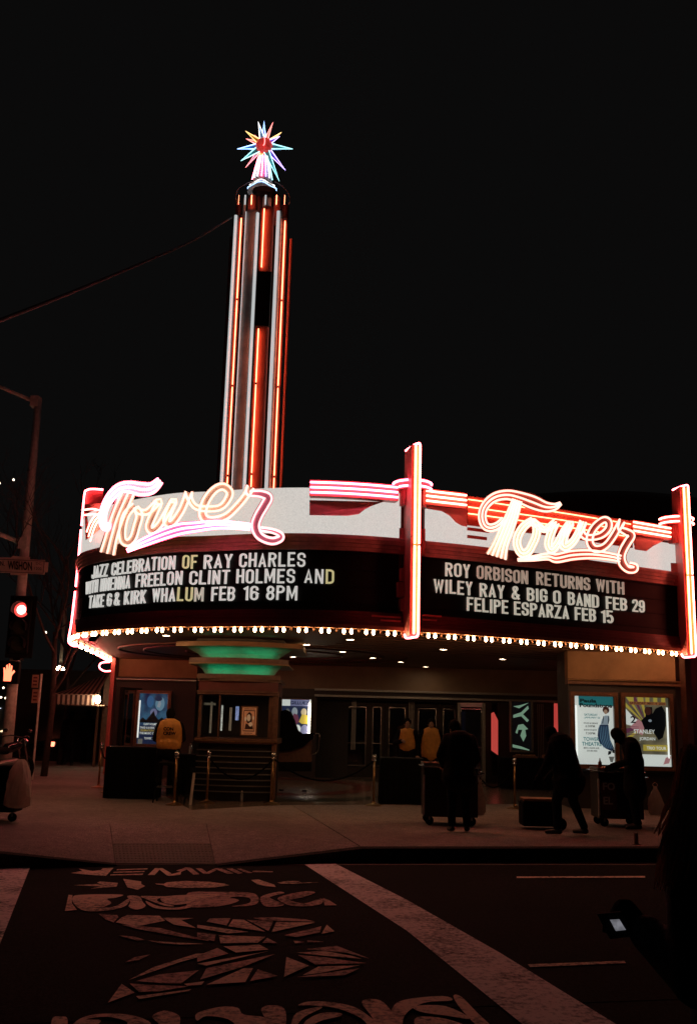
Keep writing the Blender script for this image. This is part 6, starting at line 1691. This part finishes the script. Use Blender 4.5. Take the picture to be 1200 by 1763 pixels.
# ---------------------------------------------------------------- striped awning and shop on the left
YA0, YA1 = 33.0, 31.5
aw = thing('striped_awning', (W(140, 1250, 32).x, 32, 2.2), 'red and cream striped shop awning left of the theatre corner', 'awning')
xa, xb = W(96, 1200, YA1).x, W(187, 1200, YA0).x
zE, zT0, zT1 = W(140, 1195, YA1).z, W(98, 1186, YA0).z, W(187, 1158, YA0).z
M['awn_l'] = mat('cream_awning_canvas', (.46, .30, .24), .8, var=.25, scale=15, bump=.3)
M['awn_d'] = mat('dark_awning_canvas', (.05, .018, .016), .8, var=.25, scale=15)
ns = 17
for i in range(ns):
    u0, u1 = i / ns, (i + 1) / ns
    x0_, x1_ = xa + (xb - xa) * u0, xa + (xb - xa) * u1
    z0_, z1_ = zT0 + (zT1 - zT0) * u0, zT0 + (zT1 - zT0) * u1
    MB().slab([(x0_, YA1, zE), (x1_, YA1, zE), (x1_, YA0, z1_), (x0_, YA0, z0_)], (0, 0, -.02)).build('canvas_strip', M['awn_l'] if i % 2 == 0 else M['awn_d'], aw)
    MB().slab([(x0_, YA1 - .01, zE - .02), (x1_, YA1 - .01, zE - .02), (x1_, YA1 - .01, zE - .30), ((x0_ + x1_) / 2, YA1 - .01, zE - .36), (x0_, YA1 - .01, zE - .30)], (0, .01, 0)).build('valance_scallop', M['awn_d'] if i % 2 == 0 else M['awn_l'], aw)
M['lattice'] = mat('cream_soffit_lattice', (.42, .26, .19), .8, var=.3)
b = MB()
for i in range(14):
    x0_ = xa + (xb - xa) * i / 14; b.bar((x0_ + .3, YA1 + .1, zE - .34), (x0_, YA0 + 1.5, zE - .34), .05, .03)
for i in range(5): b.bar((xa + .25 * i, YA1 + .3 + i * .45, zE - .31), (xb, YA1 + .3 + i * .45, zE - .31), .05, .02)
b.build('awning_frame', M['lattice'], aw)
sh = thing('shop_front', (W(165, 1280, 34).x, 34.5, .18), 'dark shop front with open doorway under the striped awning', 'building')
MB().bbox((W(180, 1240, 33.6).x, 33.2, .18), (W(190, 1240, 33.6).x, 33.5, 3.2)).build('pilaster', M['wood'], sh)
MB().bbox((xa - 3, 36, .18), (xb + 1, 36.4, 3.4)).build('wall', M['dark_wall'], sh)
MB().bbox((W(168, 1240, 33.2).x, 33.0, .18), (W(172, 1240, 33.2).x, 33.1, 2.6)).build('door_post', M['wood'], sh)
wl = thing('wall_lamp', W(168, 1203, 33.1), 'small round white lamp under the awning beside the theatre corner', 'lamp')
M['lamp_white'] = glow('lamp_globe', (1.0, .74, .46), 90.0)
p = W(169, 1204, 31.4); wl.location = p; ORG[wl.name] = p
MB().ell(p, (.09, .09, .13), 14, 10).build('globe', M['lamp_white'], wl, smooth=True); MB().lathe([(.05, .12), (.07, .16), (.02, .2)], p, 10).build('fitting', M['black'], wl)
rl = thing('tail_lamp', W(93, 1195, 40), 'small red marker lamp at the left tip of the awning', 'lamp')
p = W(93, 1195, 31.8); rl.location = p; ORG[rl.name] = p
M['lamp_red'] = glow('red_marker', (1.0, .22, .12), 4.0)
MB().ell(p, (.055, .05, .055), 10, 8).build('globe', M['lamp_red'], rl, smooth=True); MB().lathe([(.03, -.10), (.05, -.05)], p, 10).build('fitting', M['black'], rl)

# ---------------------------------------------------------------- far street on the left: string lights, trees, parked car, lamp
Yl = 48.0
M['string'] = glow('string_bulb', (1.0, .80, .58), 4.0)
sbm = MB().ell((0, 0, 0), (.05, .05, .05), 8, 6).mesh('string_bulb', M['string'], smooth=True)
def string(label, pts, n_, Y):
    q = [W(x, y, Y) for x, y in cat(pts, 6)]
    t = thing('string_lights', q[0], label, 'string lights', 'string lights across the side street')
    MB().tube(q, .012, 5).build('wire', M['black'], t)
    for k in range(n_):
        f = (k + random.uniform(.3, .7)) / n_ * (len(q) - 1); i = int(f); place('string_bulb', sbm, t, q[i].lerp(q[i + 1], f - i) - Vector((0, 0, .06)), scale=(1, 1, 1))
string('upper string of tiny bulbs rising to the theatre corner, far left', [(-20, 1185), (40, 1178), (90, 1170), (126, 1163)], 14, Yl)
string('lower string of tiny bulbs sagging behind the parking notices', [(-10, 1196), (25, 1202), (60, 1206), (100, 1205)], 16, Yl)
def tree(label, x, ybase, Y, Ht, seed, spread=1.0):
    rg = random.Random(seed); p = W(x, ybase, Y)
    t = thing('bare_tree', (p.x, Y, .0), label, 'tree', 'bare street trees on the left')
    MB().tube([(p.x, Y, 0), (p.x + .08, Y, Ht * .25), (p.x - .04, Y + .05, Ht * .5)], [.10, .08, .06], 8).build('trunk', M['bark'], t, smooth=True)
    b = MB()
    def br(a, d_, ln, r_, lv):
        pts = [a]; cur = a; dd = d_.normalized()
        for k in range(4):
            dd = (dd + Vector((rg.uniform(-.22, .22), rg.uniform(-.22, .22), rg.uniform(-.08, .18)))).normalized(); cur = cur + dd * ln / 4; pts.append(cur)
        b.tube(pts, [r_, r_ * .85, r_ * .7, r_ * .55, r_ * .35], 5)
        if lv < 4:
            for k in range(3):
                an = rg.uniform(0, 6.28); nd = (dd + Vector((math.cos(an) * .8 * spread, math.sin(an) * .8, .25))).normalized()
                br(pts[rg.choice((2, 3, 4))], nd, ln * rg.uniform(.55, .75), r_ * .55, lv + 1)
    for k in range(5):
        an = k * 1.26 + rg.uniform(-.3, .3); br(Vector((p.x, Y, Ht * (.28 + .05 * k))), Vector((math.cos(an) * .7 * spread, math.sin(an) * .7, .9)), Ht * .32, .045, 0)
    b.build('crown', M['bark'], t)
M['bark'] = mat('grey_brown_bark', (.07, .045, .04), .9, var=.4, scale=12, bump=.6)
tree('bare leafless tree between the signal pole and the marquee', 78, 1310, 27.5, 8.2, 4, 1.1)
tree('thin bare tree behind the left pylon of the marquee', 104, 1300, 34.0, 9.0, 11, .9)
# lamp on a pole at x 104
sl_ = thing('street_lamp', W(106, 1300, 38), 'distant street lamp with a bright white globe above the awning', 'street lamp')
lx = W(104, 1155, 38)
MB().tube([(lx.x, 38, .1), (lx.x, 38, lx.z + 2.4)], .06, 8).build('pole', M['galv'], sl_); MB().ell(lx, (.17, .17, .19), 14, 10).build('globe', M['lamp_white'], sl_, smooth=True); MB().lathe([(.06, .16), (.1, .22), (.03, .3)], lx, 10).build('fitting', M['black'], sl_)
for i, (x, y, s_, lab) in enumerate(((24, 826, .7, 'upper of two faint bulbs high beside the signal pole'), (0, 832, .7, 'faint bulb at the left edge beside the mast pole'), (79, 1089, .8, 'small cold bulb among the tree branches'))):
    p = W(x, y, 40); t = thing('hanging_bulb', p, lab, 'bulb'); place('globe', sbm, t, p, scale=(s_ * 1.4,) * 3); MB().tube([p, p + Vector((0, 0, .4))], .01, 5).build('flex', M['black'], t)
# parked car seen from behind and the motorcycle beyond, mostly dark
def car(label, p, L_, rz):
    t = thing('parked_car', p, label, 'car', 'parked cars in the side street', rz=rz); ORG[t.name] = None
    prof = [(-2.1, .45), (-2.15, .75), (-1.95, .95), (-1.2, 1.02), (-.65, 1.42), (.7, 1.46), (1.45, 1.05), (2.1, .95), (2.2, .6), (2.15, .35), (-2.05, .35)]
    b = MB(); n_ = len(prof)
    vs = [(x_, s_ * (.86 if z_ < 1.1 else .68), z_) for s_ in (-1, 1) for x_, z_ in prof]
    b.add(vs, [tuple(range(n_)), tuple(range(n_, 2 * n_))[::-1]] + [(i, i + n_, (i + 1) % n_ + n_, (i + 1) % n_) for i in range(n_)]); b.build('body', M['car_paint'], t, local=True, bevel=.05)
    for s_ in (-1, 1):
        MB().add([(-1.05, s_ * .775, 1.06), (-.62, s_ * .70, 1.36), (.66, s_ * .70, 1.39), (1.25, s_ * .80, 1.06)], [(0, 1, 2, 3)]).build('side_window', M['glass_dark'], t, local=True)
        for x_ in (-1.35, 1.35):
            wh = MB().tube([(x_, s_ * .74, .33), (x_, s_ * .90, .33)], .33, 20).build('wheel', M['black'], t, local=True); MB().tube([(x_, s_ * .90, .33), (x_, s_ * .912, .33)], .20, 16).build('rim', M['alu'], wh, local=True)
        MB().box((-2.14, s_ * .62, .78), (.06, .30, .16)).build('tail_light', M['lamp_red'] if s_ < 0 else M['dark_red'], t, local=True); MB().box((2.17, s_ * .6, .68), (.06, .3, .14)).build('headlight', M['chrome'], t, local=True)
    MB().box((-1.45, 0, 1.2), (.05, 1.2, .02)).build('rear_trim', M['chrome'], t, local=True)
M['car_paint'] = mat('black_car_paint', (.012, .012, .013), .18, .2, var=0, coat=.6)
p = atz(100, 1322, .0); p = W(100, 1312, 31.5)
car('dark parked car with a glowing red tail light, left of the pedestrians', (W(88, 1290, 36).x, 38.0, .0), 4.3, math.radians(75))
# glinting motorcycle behind the trolley
pm_ = W(34, 1320, 25.5)
mo = thing('parked_motorcycle', (pm_.x, 24.6, .18), 'parked motorcycle with glinting chrome, between signal pole and parking sign', 'motorcycle', rz=math.radians(70)); ORG[mo.name] = None
for x_ in (-.68, .68):
    w__ = MB().tube([(x_ + .27 * math.cos(a), 0, .31 + .27 * math.sin(a)) for a in [2 * math.pi * k / 24 for k in range(24)]], .055, 8, closed=True).build('wheel', M['black'], mo, smooth=True, local=True)
    b = MB()
    for k in range(10): a = 2 * math.pi * k / 10; b.bar((x_, 0, .31), (x_ + .24 * math.cos(a), 0, .31 + .24 * math.sin(a)), .008)
    b.tube([(x_, -.06, .31), (x_, .06, .31)], .04, 10); b.build('rim', M['chrome'], w__, local=True)
MB().cap((-.28, 0, .45), (.22, 0, .48), .17, .16, 12, 1, .7).build('engine', M['alu'], mo, smooth=True, local=True)
MB().cap((-.05, 0, .82), (.32, 0, .88), .13, .11, 12).build('tank', M['car_paint'], mo, smooth=True, local=True)
MB().cap((-.75, 0, .80), (-.15, 0, .76), .07, .09, 12, 1.6, 1).build('seat', M['black'], mo, smooth=True, local=True)
MB().tube([(.68, .1, .31), (.45, .1, .95), (.40, .1, 1.05)], .025, 8).tube([(.68, -.1, .31), (.45, -.1, .95), (.40, -.1, 1.05)], .025, 8).build('fork', M['chrome'], mo, smooth=True, local=True)
MB().tube(cat([(.20, .40, 1.08), (.34, .25, 1.12), (.42, 0, 1.08), (.34, -.25, 1.12), (.20, -.40, 1.08)], 4), .016, 8).build('handlebar', M['chrome'], mo, smooth=True, local=True)
MB().tube(cat([(-.1, -.16, .35), (-.5, -.18, .30), (-.95, -.18, .36)], 4), .045, 10).build('exhaust', M['chrome'], mo, smooth=True, local=True)
MB().lathe([(.10, -.05), (.10, .04), (.05, .09)], (.56, 0, .95), 14).build('headlamp', M['chrome'], mo, local=True)
for s_ in (-1, 1): MB().ell((.26, s_ * .36, 1.24), (.03, .07, .05), 10, 8).build('mirror', M['chrome'], mo, smooth=True, local=True)
# lit shop glints behind: small coloured sign lights
M['glint'] = glow('warm_window_light', (1.0, .72, .42), 1.6); M['glint_c'] = glow('cool_window_light', (.75, .85, 1.0), 1.3)
fb = thing('far_shop', (W(40, 1250, 52).x, 52, 0), 'far dark shop row with scattered lit window lights', 'building')
MB().bbox((W(-60, 1250, 52).x, 52, 0), (W(180, 1250, 52).x, 53, 3.4)).build('wall', M['dark_wall'], fb)
for i in range(26):
    x, y = random.uniform(-5, 100), random.uniform(1212, 1268); q = W(x, y, 51.9); r_ = random.uniform(.03, .08)
    MB().bbox((q.x - r_, 51.88, q.z - r_ * .5), (q.x + r_, 51.98, q.z + r_ * .5)).build('window_light', M['glint'] if i % 3 else M['glint_c'], fb)
M['cable'] = mat('black_rubber_cable', (.07, .07, .07), .8, var=.2)
# overhead cable high on the left
cb = MB().tube([W(x, y, Y_) for x, y, Y_ in cat([(-60, 575, 9), (0, 552, 10), (120, 505, 12.5), (240, 455, 16), (330, 415, 20), (403, 372, 24)], 5)], .026, 6).build('overhead_cable', M['cable'], smooth=True)
tag(cb, 'faint grey overhead cable crossing the night sky on the left', 'cable')
# ---------------------------------------------------------------- thin night haze that carries the neon glow
HZ = 0
if HZ:
    hz = MB().bbox((-70, -14, -1.4), (70, 66, 26)).build('haze', None)
    m = bpy.data.materials.new('night_haze'); m.use_nodes = True; N = m.node_tree.nodes; L = m.node_tree.links
    for n_ in list(N): N.remove(n_)
    o_ = N.new('ShaderNodeOutputMaterial'); v_ = N.new('ShaderNodeVolumePrincipled')
    v_.inputs['Color'].default_value = (.9, .88, .86, 1); v_.inputs['Density'].default_value = HZ; v_.inputs['Anisotropy'].default_value = .93
    L.new(v_.outputs[0], o_.inputs['Volume']); hz.data.materials.clear(); hz.data.materials.append(m); hz['kind'] = 'stuff'
